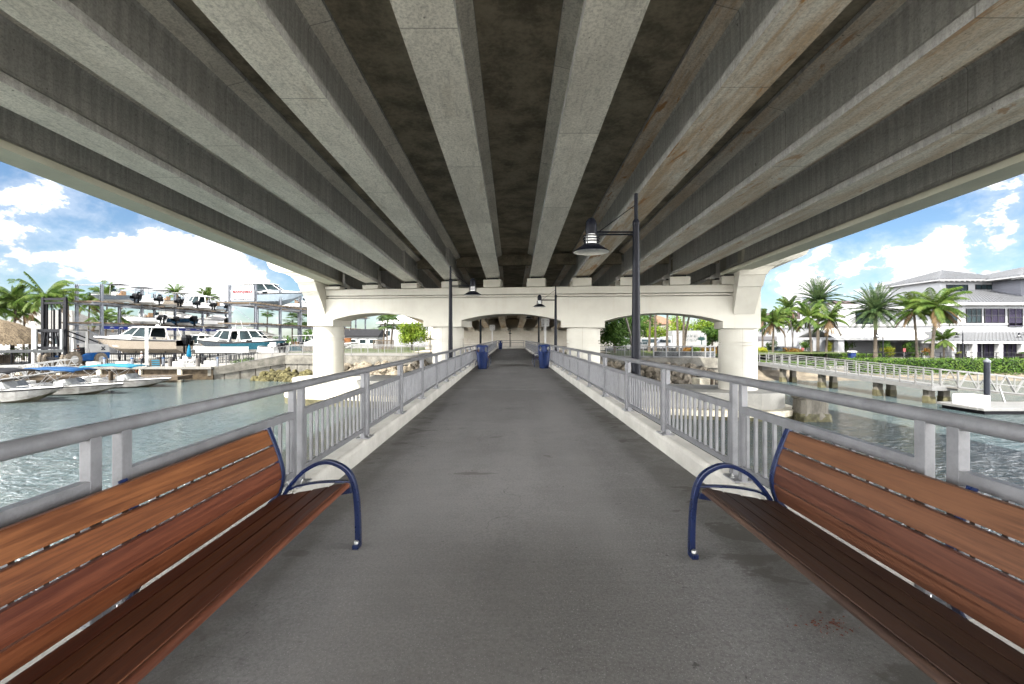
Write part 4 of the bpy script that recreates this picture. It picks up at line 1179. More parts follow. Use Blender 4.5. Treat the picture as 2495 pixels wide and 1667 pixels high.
# moored on the water, bows to the open river
place(boat('motorboat', 'nearest moored white motorboat with rust-stained bow and dark canopy', 7.6, 2.5, 1.35, SCUMH, SCUM, 'bowrider', 1, DARKC, 1), -39.9, 32.6, WATER - .28, 2)
place(boat('motorboat', 'second moored white deck boat, long blue bimini, between the other two', 8.7, 2.5, 1.08, SCUMH, SCUM, 'bowrider', 2, BIMB, 1), -40.4, 37.0, WATER - .22, 2)
place(boat('motorboat', 'third moored white deck boat with cyan bimini beside the wooden pile', 8.0, 2.4, 1.04, SCUMH, SCUM, 'bowrider', 3, BIMC, 1), -39.8, 42.4, WATER - .22, 2)
mb = MB(); c = at(270, 905, 41); mb.tube([(c.x, 41, -5.2), (c.x, 41, c.z)], .17, 10); tag(mb.build('mooring_pile', MATS['wet_timber']), 'green weathered mooring pile between the moored deck boats', 'pile')
mb = MB(); c = at(334, 900, 45); mb.tube([(c.x, 45, -5.2), (c.x, 45, c.z)], .13, 10); tag(mb.build('mooring_pile', M('rust_pile', (.17, .06, .025), .9, var=.4)), 'rust brown mooring pile beside the third moored boat', 'pile')

# ------------------------------------------------------------------ racks
GALV = M('galvanised_steel', (.42, .45, .50), .5, .4, var=.2, scale=3)
TIMB = M('weathered_timber', (.22, .17, .12), .9, var=.35, scale=3)
def rack(label, xf, xr, ys, levels, ztop):
    t = thing('boat_rack', label, 'boat rack', (xf, ys[0], YARD))
    g = lambda z: z - YARD
    for y in ys:
        for x in (xf, xr):
            mb = MB(); h = ztop - YARD
            mb.box((0, 0, h / 2), (.30, .03, h)); mb.box((-.14, 0, h / 2), (.025, .30, h)); mb.box((.14, 0, h / 2), (.025, .30, h))
            mb.build('post', GALV, t, (x - xf, y - ys[0], 0))
        mb = MB(); mb.bar((0, y - ys[0], g(ztop) - .1), (xr - xf, y - ys[0], g(ztop) - .1), .12, .18); mb.build('top_beam', GALV, t)
    for z in levels:
        for x in (xf, xr):
            mb = MB(); L = ys[-1] - ys[0] + 3.0
            mb.box((x - xf, L / 2 - 1.5, g(z) - .22), (.22, L, .05)); mb.box((x - xf, L / 2 - 1.5, g(z) - .02), (.22, L, .04)); mb.box((x - xf, L / 2 - 1.5, g(z) - .12), (.03, L, .18)); mb.build('level_beam', GALV, t)
        mb = MB(); r = random.Random(int(z * 10)); y = -1.2
        while y < ys[-1] - ys[0] + 1.2:
            w_ = r.uniform(.5, 1.1); mb.box(((xr - xf) / 2, y, g(z) + .09 + r.uniform(-.02, .02)), (abs(xr - xf) + 1.9, .28, .18)); y += w_ * 1.5
        mb.build('timber_deck', TIMB, t)
        for y in ys: mb = MB(); mb.bar((0, y - ys[0], g(z) - .2), (xr - xf, y - ys[0], g(z) - .2), .1, .16); mb.build('cross_beam', GALV, t)
    mb = MB()
    for y in ys[:1]:
        mb.bar((0, y - ys[0], g(levels[0])), (xr - xf, y - ys[0], g(levels[1])), .06); mb.bar((0, y - ys[0], g(0)), (xr - xf, y - ys[0], g(levels[0])), .06)
    mb.build('brace', GALV, t)
    return t
RY1 = [64.6 + 7.05 * k for k in range(5)]; RY2 = [67.5 + 7.3 * k for k in range(8)]
rack('steel boat rack with boats on its top deck, left of the sign', -58, -61.55, RY1, (2.0, 5.0), 7.6)
rack('steel boat rack carrying the framed sign on its first posts', -37.8, -41.6, RY2, (2.0, 5.05), 7.85)
ub = [('console', 6.6, GREYH, 5, DARKC, 2), ('console', 6.2, WHITEP, 6, DARKC, 1), ('console', 6.4, BEIGE, 7, DARKC, 2), ('console', 6.3, WHITEP, 8, CANV, 1), ('cruiser', 6.8, WHITEP, 10, None, 2), ('console', 6.5, ICE, 9, DARKC, 2)]
labs = ['first boat on the top deck of the left rack, dark side panel and black T-top', 'second boat on the top deck of the left rack, white with black T-top', 'third boat on the top deck of the left rack, beige with twin black engines',
        'fourth boat on the top deck of the left rack, white top', 'small white cabin boat on the top deck of the left rack, near its end', 'pale blue boat on the top deck, last before the framed sign']
for k, (st, L, sd_, se, tp, en) in enumerate(ub):
    place(boat('stored_boat', labs[k], L, 2.35, 1.2, sd_, WHITEP, st, se, tp, en, 'boats stored on racks'), -55.4, 67.3 + 4.35 * k, 5.2, 180)
place(boat('stored_boat', 'navy hulled boat on the middle deck of the left rack', 7.2, 2.4, 1.5, NAVYH, WHITEP, 'covered', 11, None, 1, 'boats stored on racks'), -56.0, 80.5, 2.2, 180)
place(boat('stored_boat', 'white wrapped boat on the middle deck of the left rack, beside the framed sign', 6.6, 2.4, 1.5, WHITEP, WHITEP, 'covered', 12, None, 1, 'boats stored on racks'), -55.0, 88.5, 2.2, 180)
place(boat('stored_boat', 'big pale blue cabin cruiser on the top deck of the right rack', 11.6, 3.3, 2.3, ICE, ICE, 'cruiser', 14, None, 0, 'boats stored on racks'), -45.6, 76.0, 5.3, 0)
place(boat('yacht', 'large beige hulled yacht with white hardtop on stands behind the forklift', 12.6, 3.6, 2.25, BEIGE, BEIGE, 'cruiser', 13, None, 2), -44.9, 62.8, -2.15, 180)
place(boat('yacht', 'white hardtop boat with slate blue hull behind the folded blue umbrella', 8.2, 2.9, 1.95, GREYH, WHITEP, 'cruiser', 15, None, 2), -38.6, 67.4, -2.2, 176)
place(boat('yacht', 'teal hulled white boat under the right rack behind the white banner', 8.4, 2.9, 1.9, TEAL, WHITEP, 'cruiser', 16, None, 0), -40.2, 64.4, -2.2, 2)
for k, (x, y, dg, st, sd_, lab) in enumerate(((-37.5, 75, 0, 'console', WHITEP, 'white boat with tan seats under the right rack, first behind the teal boat'), (-36.4, 79.5, 2, 'cruiser', WHITEP, 'white cabin boat under the right rack, between the two open boats'),
                               (-34.8, 84, -3, 'console', WHITEP, 'white open boat under the right rack just left of the pier column'), (-50.8, 71.5, 180, 'console', WHITEP, 'white open boat behind the beige yacht under the left rack'),
                               (-52.0, 80, 180, 'cruiser', BEIGE, 'beige cabin boat under the left rack behind the slate blue boat'), (-31.5, 62.6, 150, 'console', WHITEP, 'white boat with dark outboards beside the ramp railing'))):
    place(boat('parked_boat', lab, 6.8, 2.5, 1.6, sd_, WHITEP, st, 21 + k, CANV, 2, 'boats parked on the marina yard'), x, y, -2.5, dg)
MORE = [(-55.2, 72.0, 2.2, 180, 'console', WHITEP, 6.4, 1.25, 'white open boat on the middle deck of the left rack, first from its near end'), (-56.2, 76.3, 2.2, 180, 'console', NAVYH, 6.2, 1.25, 'dark blue open boat on the middle deck of the left rack, second from near end'),
        (-41.8, 84.5, 5.3, 0, 'console', WHITEP, 7.0, 1.3, 'white open boat on the top deck of the right rack behind the pale blue cruiser'), (-42.0, 92.0, 5.3, 0, 'cruiser', WHITEP, 7.2, 1.5, 'white cabin boat on the top deck of the right rack beside the pier column'),
        (-41.4, 99.0, 2.2, 0, 'console', WHITEP, 6.6, 1.3, 'white boat on the middle deck of the right rack, seen through the left arch'), (-44.2, 73.0, -2.5, 0, 'console', NAVYH, 6.6, 1.5, 'dark hulled open boat under the right rack behind the sign posts'),
        (-49.4, 76.0, -2.5, 178, 'cruiser', WHITEP, 7.4, 1.6, 'white cabin boat parked between the two racks'), (-33.4, 89.5, -2.5, 4, 'cruiser', WHITEP, 7.2, 1.6, 'white cabin boat under the far end of the right rack'), (-47.2, 86.5, -2.5, 180, 'covered', WHITEP, 7.0, 1.5, 'boat under white cover parked behind the slate blue boat'),
        (-30.4, 66.8, -2.3, 20, 'covered', BEIGE, 6.6, 1.4, 'covered beige boat on the yard behind the ramp railing'), (-34.6, 70.2, -2.4, -6, 'console', TEAL, 6.8, 1.4, 'teal open boat with white top under the right rack, near the ramp')]
for k, (x, y, z, dg, st, sd_, L, H, lab) in enumerate(MORE):
    place(boat('stored_boat' if z > 0 else 'parked_boat', lab, L, 2.4, H, sd_, WHITEP, st, 41 + k, DARKC if k % 2 else CANV, 2 - k % 2, 'boats stored on racks' if z > 0 else 'boats parked on the marina yard'), x, y, z, dg)
for k, (x, y, L) in enumerate(((-50.9, 62.8, 8), (-42.6, 67.2, 5), (-36.5, 64.4, 5))):   # stands under the yachts
    mb = MB()
    for i in (-1, 0, 1):
        for j in (-1, 1):
            mb.bar((i * L / 2, j * 1.2, 0), (i * L / 2, j * .9, 1.5), .09); mb.bar((i * L / 2 - .4, j * 1.2, .05), (i * L / 2 + .4, j * 1.2, .05), .08)
    mb.box((0, 0, 1.1), (L * 1.05, .5, .2)); tag(mb.build('boat_stand', DARKC, None, (x, y, YARD)), ['low dark stands holding up the beige yacht', 'low dark stands holding up the slate blue boat', 'low dark stands holding up the teal boat'][k], 'boat stand')

# framed sign
SIGNW = M('sign_white', (.70, .71, .74), .5, var=.03)
RED = plain('sign_red', (.45, .02, .02)); INK = plain('sign_ink', (.012, .014, .03)); BLUEI = plain('sign_blue', (.05, .12, .25))
def text(body, parent, size, x, y, z, m, shear=0, ex=.01, face=0, bold=0, sx=1):
    c = bpy.data.curves.new('lettering', 'FONT'); c.body = body; c.size = size; c.align_x = 'CENTER'; c.align_y = 'CENTER'; c.extrude = ex; c.shear = shear; c.offset = bold
    c.materials.append(m); tmp = bpy.data.objects.new('lettering', c); COL.objects.link(tmp); me = bpy.data.meshes.new_from_object(tmp.evaluated_get(bpy.context.evaluated_depsgraph_get())); bpy.data.objects.remove(tmp)
    o = link('lettering', me, parent); o.location = (x, y, z); o.rotation_euler = (R(90), 0, face); o.scale = (sx, 1, 1); return o
a, b = at(563, 706.5, 67.3), at(620, 732.5, 67.3)
t = thing('marina_sign', 'white sign with red slanted lettering framed between the rack posts', 'sign', ((a.x + b.x) / 2, 67.25, b.z))
W_, H_ = b.x - a.x, a.z - b.z
mb = MB(); mb.box((0, 0, H_ / 2), (W_, .08, H_)); mb.build('board', SIGNW, t, bevel=.01)
text('MARINEMAX', t, .52, 0, -.05, H_ * .80, RED, .3, bold=.012, sx=1.0)
mb = MB(); mb.prism([(-1.2, H_ * .55), (-.1, H_ * .57), (.1, H_ * .68), (.25, H_ * .58), (1.25, H_ * .54), (.2, H_ * .56), (0, H_ * .6), (-.2, H_ * .56)], -.055, -.042); mb.build('wave_mark', INK, t)
text('JUPITER', t, .22, 0, -.05, H_ * .40, BLUEI, sx=1.25)
text('Sales, Brokerage & Service', t, .235, 0, -.05, H_ * .14, INK, bold=.006, sx=1.06)

# blue banner along the left rack
mb = MB(); mb.box((0, 14, 0), (.03, 28.5, .42)); r = random.Random(4)
mb.mi = 1; y = .6
while y < 27: w_ = r.uniform(.7, 1.6); mb.prism([(y, -.12), (y + w_ * .5, .05), (y + w_, -.1), (y + w_ * .6, .14), (y + w_ * .3, .13)], .016, .022, lambda p, q, t_: (t_, p, q)); y += w_ + r.uniform(.5, 1.4)
o = mb.build('banner', [plain('banner_blue', (.015, .04, .30), .6), CANV], None, (-57.82, 65.0, 1.45)); tag(o, 'long blue banner with white shapes hung along the left rack', 'banner')

# ------------------------------------------------------------------ forklift
FBLUE = M('forklift_blue', (.01, .11, .36), .35, var=.15); FWHITE = M('forklift_white', (.72, .71, .67), .4, var=.1, scale=1); MASTM = M('mast_grease_black', (.012, .0125, .016), .6, 0, spec=.06, var=.4, scale=2)
TYRE = M('dusty_tyre', (.30, .25, .19), .95, var=.35, scale=5, bump=.5, bscale=9); FORK = M('fork_steel', (.42, .43, .42), .4, .5, var=.25, scale=1.2)
fc = at(150, 890, 52.5)
fk = thing('forklift', 'tall marina forklift with blue body, black mast and long grey forks', 'forklift', (fc.x, 52.5, YARD), R(262))
mb = MB(); mb.loft([[(-4.7, -.95, .75), (-4.7, .95, .75), (-4.7, .95, 1.55), (-4.7, -.95, 1.55)], [(-2.4, -1.0, .6), (-2.4, 1.0, .6), (-2.4, 1.0, 1.55), (-2.4, -1.0, 1.55)], [(-1.6, -.9, .6), (-1.6, .9, .6), (-1.6, .9, 1.2), (-1.6, -.9, 1.2)], [(.2, -.9, .6), (.2, .9, .6), (.2, .9, 1.3), (.2, -.9, 1.3)]])
mb.build('chassis', FBLUE, fk, bevel=.05)
mb = MB(); mb.loft([[(-4.75, -.95, 1.56), (-4.75, .95, 1.56), (-4.6, .85, 2.5), (-4.6, -.85, 2.5)], [(-2.3, -1.0, 1.56), (-2.3, 1.0, 1.56), (-2.2, .9, 2.65), (-2.2, -.9, 2.65)]]); o = mb.build('engine_cover', FWHITE, fk, bevel=.06)
mb = MB()
for sg in (1, -1): mb.bar((-3.85 - .22, .99, 2.05 - .2 * sg), (-3.85 + .22, .99, 2.05 + .2 * sg), .09, .02, up=(0, 1, 0))
mb.bar((-4.1, .99, 1.85), (-3.6, .99, 1.85), .06, .02, up=(0, 1, 0)); mb.build('emblem', INK, o)
mb = MB(); mb.box((-1.9, 0, 1.35), (.9, 1.0, .35)); mb.box((-2.1, 0, 1.85), (.18, .8, .7)); mb.build('seat', DARKC, fk, bevel=.05)
mb = MB()
for yy in (-.85, .85):
    mb.bar((-2.05, yy, 1.5), (-2.0, yy, 4.1), .28, .12); mb.bar((-.2, yy, 1.3), (-.35, yy, 4.1), .10); mb.bar((-2.0, yy, 4.1), (-.35, yy, 4.1), .10)
for k in range(5): mb.bar((-1.9 + k * .36, -.85, 4.12), (-1.9 + k * .36, .85, 4.12), .06)
mb.build('overhead_guard', FWHITE, fk)
mb = MB(); z1 = 7.95
for yy in (-1.5, 1.5):
    mb.bar((.75, yy, .45), (.75, yy, z1), .20, .34, up=(0, 1, 0)); mb.bar((.62, yy * .78, .9), (.62, yy * .78, z1 - .5), .14, .2, up=(0, 1, 0))
for yy in (-.35, .35): mb.tube([(.5, yy, .6), (.5, yy, 6.6)], .09, 8)
for yy in (-.62, .62): mb.bar((.55, yy, .9), (.55, yy, 7.2), .07)
for z in (1.0, 3.4, 4.05, 7.3, 7.75): mb.bar((.7, -1.6, z), (.7, 1.6, z), .22, .26)
mb.build('mast', MASTM, fk)
mb = MB()
for yy in (-.9, .9): mb.bar((.5, yy, 4.3), (-3.4, yy * .9, 2.75), .12)
mb.build('tilt_strut', MASTM, fk)
mb = MB(); mb.bar((1.12, -1.95, 4.15), (1.12, 1.95, 4.15), .16, .34); mb.bar((1.12, -1.95, 2.2), (1.12, 1.95, 2.2), .16, .3)
for yy in (-1.0, -.4, .4, 1.0): mb.bar((1.1, yy, 2.2), (1.1, yy * .7, 4.15), .12, .12)
mb.build('carriage', MASTM, fk)
for yy in (-1.7, 1.7):
    mb = MB(); mb.bar((1.30, yy, 1.85), (1.30, yy, 4.3), .30, .16, up=(1, 0, 0)); mb.loft([[(1.22, yy - .16, 1.70), (1.22, yy + .16, 1.70), (1.22, yy + .16, 2.05), (1.22, yy - .16, 2.05)], [(5.5, yy - .14, 1.80), (5.5, yy + .14, 1.80), (5.5, yy + .14, 2.0), (5.5, yy - .14, 2.0)], [(8.3, yy - .1, 1.86), (8.3, yy + .1, 1.86), (8.3, yy + .1, 1.93), (8.3, yy - .1, 1.93)]]); mb.build('fork', FORK, fk, bevel=.02)
def wheel(x, y, r_, w_):   # dusty tyre with lugs, white rim
    n = 24; mb = MB()
    prof = [(.5 * r_, -w_ / 2), (.88 * r_, -w_ / 2), (r_, -w_ * .32), (r_, w_ * .32), (.88 * r_, w_ / 2), (.5 * r_, w_ / 2)]
    rows = [[(a * math.cos(6.28319 * k / n), b, a * math.sin(6.28319 * k / n)) for a, b in prof] for k in range(n)]; rows.append(rows[0]); mb.loft(rows, close=False, cap=False)
    for k in range(n):
        q = 6.28319 * k / n; mb.box((r_ * math.cos(q), 0, r_ * math.sin(q)), (.08, w_ * .8, .12), ry=-q)
    o = mb.build('wheel', TYRE, fk, (x, y, r_))
    d = MB(); d.tube([(0, -w_ * .42, 0), (0, w_ * .42, 0)], r_ * .52, 20); d.tube([(0, -w_ * .55, 0), (0, w_ * .55, 0)], r_ * .2, 12); d.build('rim', FWHITE, o)
for y in (-1.75, -1.22, 1.22, 1.75): wheel(.15, y, .86, .44)
for y in (-1.0, 1.0): wheel(-3.5, y, .74, .42)

# ------------------------------------------------------------------ people
def person(label, joints, edges, zones, loc, rz, head, hairm, group=None):
    """one skinned body; zones = [(material, joint names)] nearest joint decides a face's cloth"""
    names = list(joints); idx = {n_: i for i, n_ in enumerate(names)}
    me = bpy.data.meshes.new('person'); me.from_pydata([joints[n_][:3] for n_ in names], [(idx[a], idx[b]) for a, b in edges], [])
    o = bpy.data.objects.new('person', me); COL.objects.link(o)
    md = o.modifiers.new('skin', 'SKIN'); sk = me.skin_vertices[0].data
    for n_ in names: r_ = joints[n_][3]; sk[idx[n_]].radius = (r_, r_ * (joints[n_][4] if len(joints[n_]) > 4 else 1)); sk[idx[n_]].use_root = n_ == 'pelvis'
    sb = o.modifiers.new('sub', 'SUBSURF'); sb.levels = sb.render_levels = 1
    dg = bpy.context.evaluated_depsgraph_get(); dg.update()
    nm = bpy.data.meshes.new_from_object(o.evaluated_get(dg)); o.modifiers.clear(); o.data = nm
    nm.materials.clear(); zi = {}
    for k, (m_, js) in enumerate(zones):
        nm.materials.append(m_)
        for j in js: zi[j] = k
    for p in nm.polygons:
        c_ = p.center; best = min(names, key=lambda n_: (Vector(joints[n_][:3]) - c_).length - joints[n_][3] * .6); p.material_index = zi.get(best, 0); p.use_smooth = True
    o.location = loc; o.rotation_euler = (0, 0, rz); tag(o, label, 'person', group)
    hm = MB(); h = Vector(head); hm.smooth = True
    hm.lathe([(.001, .125), (.06, .115), (.095, .07), (.104, .01), (.101, .0)], 14, h, cap=False); hm.build('hair', hairm, o)
    fcm = MB()
    for s in (-1, 1): fcm.box(h + Vector((.088, s * .035, -.005)), (.012, .022, .012))
    fcm.box(h + Vector((.086, 0, -.075)), (.01, .05, .010)); fcm.build('eyes_and_mouth', INK, o)
    return o
SKIN = M('skin', (.42, .24, .16), .6, var=.05); SHIRTW = M('white_tshirt', (.66, .66, .68), .9, var=.05); DARKT = M('dark_cloth', (.03, .035, .05), .9); KHAKI = M('khaki_shorts', (.20, .17, .13), .9); HAIR = M('dark_hair', (.02, .015, .012), .8); SHOE = M('shoes', (.04, .04, .045), .7)
def arm(J, E, s, sh, el_, wr, hand):
    J['sh' + s] = (*sh, .062); J['el' + s] = (*el_, .043); J['wr' + s] = (*wr, .030); J['pm' + s] = (*hand, .036)
    E += [('chest', 'sh' + s), ('sh' + s, 'el' + s), ('el' + s, 'wr' + s), ('wr' + s, 'pm' + s)]
    d = (Vector(hand) - Vector(wr)).normalized(); side = d.cross(Vector((0, 1, .2))).normalized()
    for k in range(5):
        q = Vector(hand) + d * (.05 if k else .01) + side * (.018 * (k - 2.2)); f = q + d * ((.035, .055, .06, .055, .042)[k]) + side * (.008 * (k - 2.2)); J[f'f{k}{s}'] = (*q, .010); J[f't{k}{s}'] = (*f, .008); E += [('pm' + s, f'f{k}{s}'), (f'f{k}{s}', f't{k}{s}')]
def limb_names(s): return ['pm' + s] + [f'{a}{k}{s}' for a in 'ft' for k in range(5)]
# standing man, facing local +x
J = {'pelvis': (0, 0, .95, .135, .8), 'belly': (0, 0, 1.10, .15, .8), 'chest': (0, 0, 1.34, .165, .75), 'neck': (.0, 0, 1.50, .055), 'head0': (.02, 0, 1.58, .085), 'head1': (.02, 0, 1.68, .098), 'head2': (.01, 0, 1.76, .06)}
E = [('pelvis', 'belly'), ('belly', 'chest'), ('chest', 'neck'), ('neck', 'head0'), ('head0', 'head1'), ('head1', 'head2')]
for s, y, fx in (('l', .11, .10), ('r', -.11, -.06)):
    J['hip' + s] = (0, y, .88, .095); J['kn' + s] = (.03 + fx * .5, y * 1.05, .49, .062); J['an' + s] = (fx, y * 1.1, .09, .042); J['to' + s] = (fx + .17, y * 1.15, .04, .035); E += [('pelvis', 'hip' + s), ('hip' + s, 'kn' + s), ('kn' + s, 'an' + s), ('an' + s, 'to' + s)]
arm(J, E, 'l', (0, .20, 1.42), (.06, .29, 1.16), (.22, .24, 1.02), (.29, .20, 1.03)); arm(J, E, 'r', (0, -.20, 1.42), (.0, -.29, 1.14), (.12, -.28, .94), (.15, -.27, .87))
Z = [(SHIRTW, ['belly', 'chest', 'shl', 'shr']), (DARKT, ['pelvis', 'hipl', 'hipr', 'knl', 'knr', 'anl', 'anr']), (SKIN, ['neck', 'head0', 'head1', 'head2', 'ell', 'elr', 'wrl', 'wrr'] + limb_names('l') + limb_names('r')), (SHOE, ['tol', 'tor'])]
pc = at(345, 894, 51.4)
person('man in white printed t-shirt and dark trousers standing on the dock edge', J, E, Z, (pc.x, 51.4, YARD), R(-120), (.015, 0, 1.68), CANV)
# seated driver
J = {'pelvis': (0, 0, .12, .135, .8), 'belly': (.02, 0, .27, .15, .8), 'chest': (.05, 0, .50, .165, .75), 'neck': (.07, 0, .66, .055), 'head0': (.10, 0, .74, .085), 'head1': (.10, 0, .84, .098), 'head2': (.09, 0, .92, .06)}
E = [('pelvis', 'belly'), ('belly', 'chest'), ('chest', 'neck'), ('neck', 'head0'), ('head0', 'head1'), ('head1', 'head2')]
for s, y in (('l', .12), ('r', -.12)):
    J['hip' + s] = (.08, y, .10, .095); J['kn' + s] = (.50, y * 1.5, .16, .065); J['an' + s] = (.58, y * 1.4, -.24, .042); J['to' + s] = (.74, y * 1.4, -.29, .035); E += [('pelvis', 'hip' + s), ('hip' + s, 'kn' + s), ('kn' + s, 'an' + s), ('an' + s, 'to' + s)]
arm(J, E, 'l', (.05, .20, .58), (.18, .27, .36), (.40, .18, .40), (.47, .15, .42)); arm(J, E, 'r', (.05, -.20, .58), (.18, -.27, .36), (.40, -.18, .40), (.47, -.15, .42))
Z = [(DARKT, ['belly', 'chest', 'shl', 'shr']), (KHAKI, ['pelvis', 'hipl', 'hipr', 'knl', 'knr']), (SKIN, ['neck', 'head0', 'head1', 'head2', 'ell', 'elr', 'wrl', 'wrr', 'anl', 'anr'] + limb_names('l') + limb_names('r')), (SHOE, ['tol', 'tor'])]
rot = Matrix.Rotation(R(262), 3, 'Z'); q = rot @ Vector((-1.85, .0, 1.53))
person('driver in dark shirt and shorts sitting in the forklift', J, E, Z, (fc.x + q.x, 52.5 + q.y, YARD + q.z), R(262), (.095, 0, .84), HAIR)

# ------------------------------------------------------------------ dock furniture
fence('yard_fence', 'black picket fence along the dock between the seating and the ramp', [(at(398, 0, 59.5).x, 59.5, YARD), (-33.4, 59.5, YARD)], 1.3, 2.4, .21, BLKF, th=.10, cat='fence')
fence('yard_fence', 'black picket fence in front of the beige yacht', [(at(262, 0, 58.8).x, 58.8, YARD), (at(392, 0, 59.5).x, 59.5, YARD)], 1.3, 2.4, .22, BLKF, th=.10, cat='fence')
fence('yard_fence', 'black picket fence left of the forklift by the palm trunks', [(at(-60, 0, 57.5).x, 57.5, YARD), (at(116, 0, 57.5).x, 57.5, YARD)], 1.5, 2.4, .22, BLKF, th=.09, cat='fence')
t = thing('dock_banner', 'plain white banner stretched above the black dock fence', 'banner', (at(541, 0, 59.9).x, 59.9, YARD))
mb = MB(); mb.box((0, 0, 1.72), (7.0, .04, .92)); mb.build('sheet', CANV, t)
mb = MB()
for k in range(-2, 3): mb.box((k * 1.7, .06, 1.1), (.06, .06, 2.2))
mb.build('post', BLKF, t)
for u, lab in ((415, 'grey timber dock post left of the white chairs'), (482.5, 'grey timber dock post right of the white chairs')):
    c = at(u, 0, 50.4); mb = MB(); mb.tube([(0, 0, 0), (0, 0, 1.05)], .19, 12); mb.lathe([(.19, 1.05), (.15, 1.10), (.001, 1.11)], 12); tag(mb.build('dock_post', M('grey_timber', (.26, .24, .22), .9, var=.3, scale=3, stretch=(1, 1, .3)), None, (c.x, 50.4, YARD)), lab, 'post')
for u, d, y0, lab in ((357.5, 52.5, 798, 'tall thin white pole beside the man on the dock'), (81, 52, 785, 'white pole in front of the thatched hut')):
    c = at(u, y0, d); mb = MB(); mb.box((0, 0, (c.z - YARD) / 2), (.22, .22, c.z - YARD)); mb.box((0, 0, c.z - YARD + .02), (.28, .28, .08)); tag(mb.build('white_post', WHITEP, None, (c.x, d, YARD)), lab, 'pole')
t = thing('dock_umbrella', 'folded bright blue umbrella standing by the white chairs', 'umbrella', (at(460.5, 0, 57).x, 57, YARD))
mb = MB(); mb.tube([(0, 0, 0), (0, 0, 2.5)], .03, 8); mb.build('pole', ALU, t)
mb = MB(); mb.lathe([(.18, .95), (.26, 1.0), (.24, 1.5), (.12, 2.2), (.02, 2.5)], 10); mb.build('canopy', M('azure_canvas', (.0, .27, .48), .7), t)
def chair(label, u, d, rz):
    t = thing('plastic_chair', label, 'chair', (at(u, 0, d).x, d, YARD), rz, 'white chairs on the dock')
    mb = MB(); mb.box((0, 0, .42), (.5, .5, .05)); mb.build('seat', WHITEP, t, bevel=.02)
    mb = MB(); mb.box((-.24, 0, .72), (.05, .5, .55), ry=-.15); mb.build('backrest', WHITEP, t, bevel=.02)
    for i in (-1, 1):
        for j in (-1, 1): mb = MB(); mb.bar((i * .2, j * .21, .42), (i * .25, j * .24, 0), .05); mb.build('leg', WHITEP, t)
        mb = MB(); mb.bar((-.22, i * .25, .65), (.22, i * .25, .63), .05); mb.bar((.2, i * .25, .63), (.2, i * .25, .4), .04); mb.build('arm', WHITEP, t)
for u, d, rz, lab in ((441, 56.0, R(20), 'leftmost of the white plastic chairs on the dock'), (450, 57.6, R(-60), 'white plastic chair just left of the folded umbrella, behind the table'), (468, 57.0, R(170), 'white plastic chair right of the folded umbrella')): chair(lab, u, d, rz)
t = thing('plastic_table', 'low white plastic table among the chairs on the dock', 'table', (at(456, 0, 55.8).x, 55.8, YARD))
mb = MB(); mb.box((0, 0, .62), (1.3, .8, .05)); mb.build('tabletop', WHITEP, t, bevel=.02)
for i in (-1, 1):
    for j in (-1, 1): mb = MB(); mb.box((i * .55, j * .32, .3), (.06, .06, .6)); mb.build('leg', WHITEP, t)
t = thing('dock_sign', 'folding board with cyan stripes standing on the dock edge', 'sign', (at(376, 0, 50.6).x, 50.6, YARD), R(20))
mb = MB(); mb.loft([[(-.15, -.45, 0), (-.10, -.45, 0), (.28, -.45, 1.0), (.23, -.45, 1.0)], [(-.15, .45, 0), (-.10, .45, 0), (.28, .45, 1.0), (.23, .45, 1.0)]]); mb.loft([[(.7, -.45, 0), (.75, -.45, 0), (.33, -.45, 1.0), (.28, -.45, 1.0)], [(.7, .45, 0), (.75, .45, 0), (.33, .45, 1.0), (.28, .45, 1.0)]]); o = mb.build('board', TIMB, t)
o.rotation_euler = (0, 0, R(-60)); mb = MB()
for k in range(4): mb.loft([[(.76 - .42 * z, y, z) for y, z in ((-.36, .12 + k * .22), (.36, .12 + k * .22), (.36, .24 + k * .22), (-.36, .24 + k * .22))], [(.78 - .42 * z, y, z) for y, z in ((-.36, .12 + k * .22), (.36, .12 + k * .22), (.36, .24 + k * .22), (-.36, .24 + k * .22))]])
mb.build('stripes', BIMC, o)
for k, (u, d, w_, lab) in enumerate(((300, 52.5, 1.3, 'white dock box on the dock edge left of the man'), (436, 52.0, 1.2, 'white dock box between the grey dock posts'), (515, 54, 1.4, 'white dock box near the foot of the ramp'), (228, 51.5, 1.2, 'white dock box in front of the forklift wheels'))):
    t = thing('dock_box', lab, 'dock box', (at(u, 0, d).x, d, YARD)); mb = MB(); mb.box((0, 0, .28), (w_, .6, .56)); mb.build('body', WHITEP, t, bevel=.03); mb = MB(); mb.box((0, 0, .60), (w_ + .06, .66, .08), top=(.92, .85)); mb.build('lid', CANV, t, bevel=.02)
for k, (u, d, lab) in enumerate(((322, 51.0, 'slim power pedestal beside the white pole'), (398, 51.2, 'slim power pedestal left of the grey dock post'), (530, 51.5, 'slim power pedestal before the ramp wall'), (255, 51.0, 'slim power pedestal by the rear forklift wheel'))):
    t = thing('power_pedestal', lab, 'power pedestal', (at(u, 0, d).x, d, YARD)); mb = MB(); mb.box((0, 0, .5), (.22, .2, 1.0)); mb.build('column', GALV, t, bevel=.02); mb = MB(); mb.box((0, 0, 1.06), (.26, .24, .12), top=(.7, .7)); mb.build('lamp_cap', BIMB, t)
for k, (u, d, lab) in enumerate(((420, 57.5, 'dark barrel standing by the black dock fence'), (388, 57.0, 'dark barrel behind the folding cyan board'), (497, 57.5, 'dark barrel under the left end of the white banner'))):
    mb = MB(); mb.lathe([(.28, 0), (.30, .04), (.28, .3), (.30, .33), (.28, .6), (.30, .86), (.27, .9)], 16); tag(mb.build('barrel', DARKC, None, (at(u, 0, d).x, d, YARD)), lab, 'barrel')
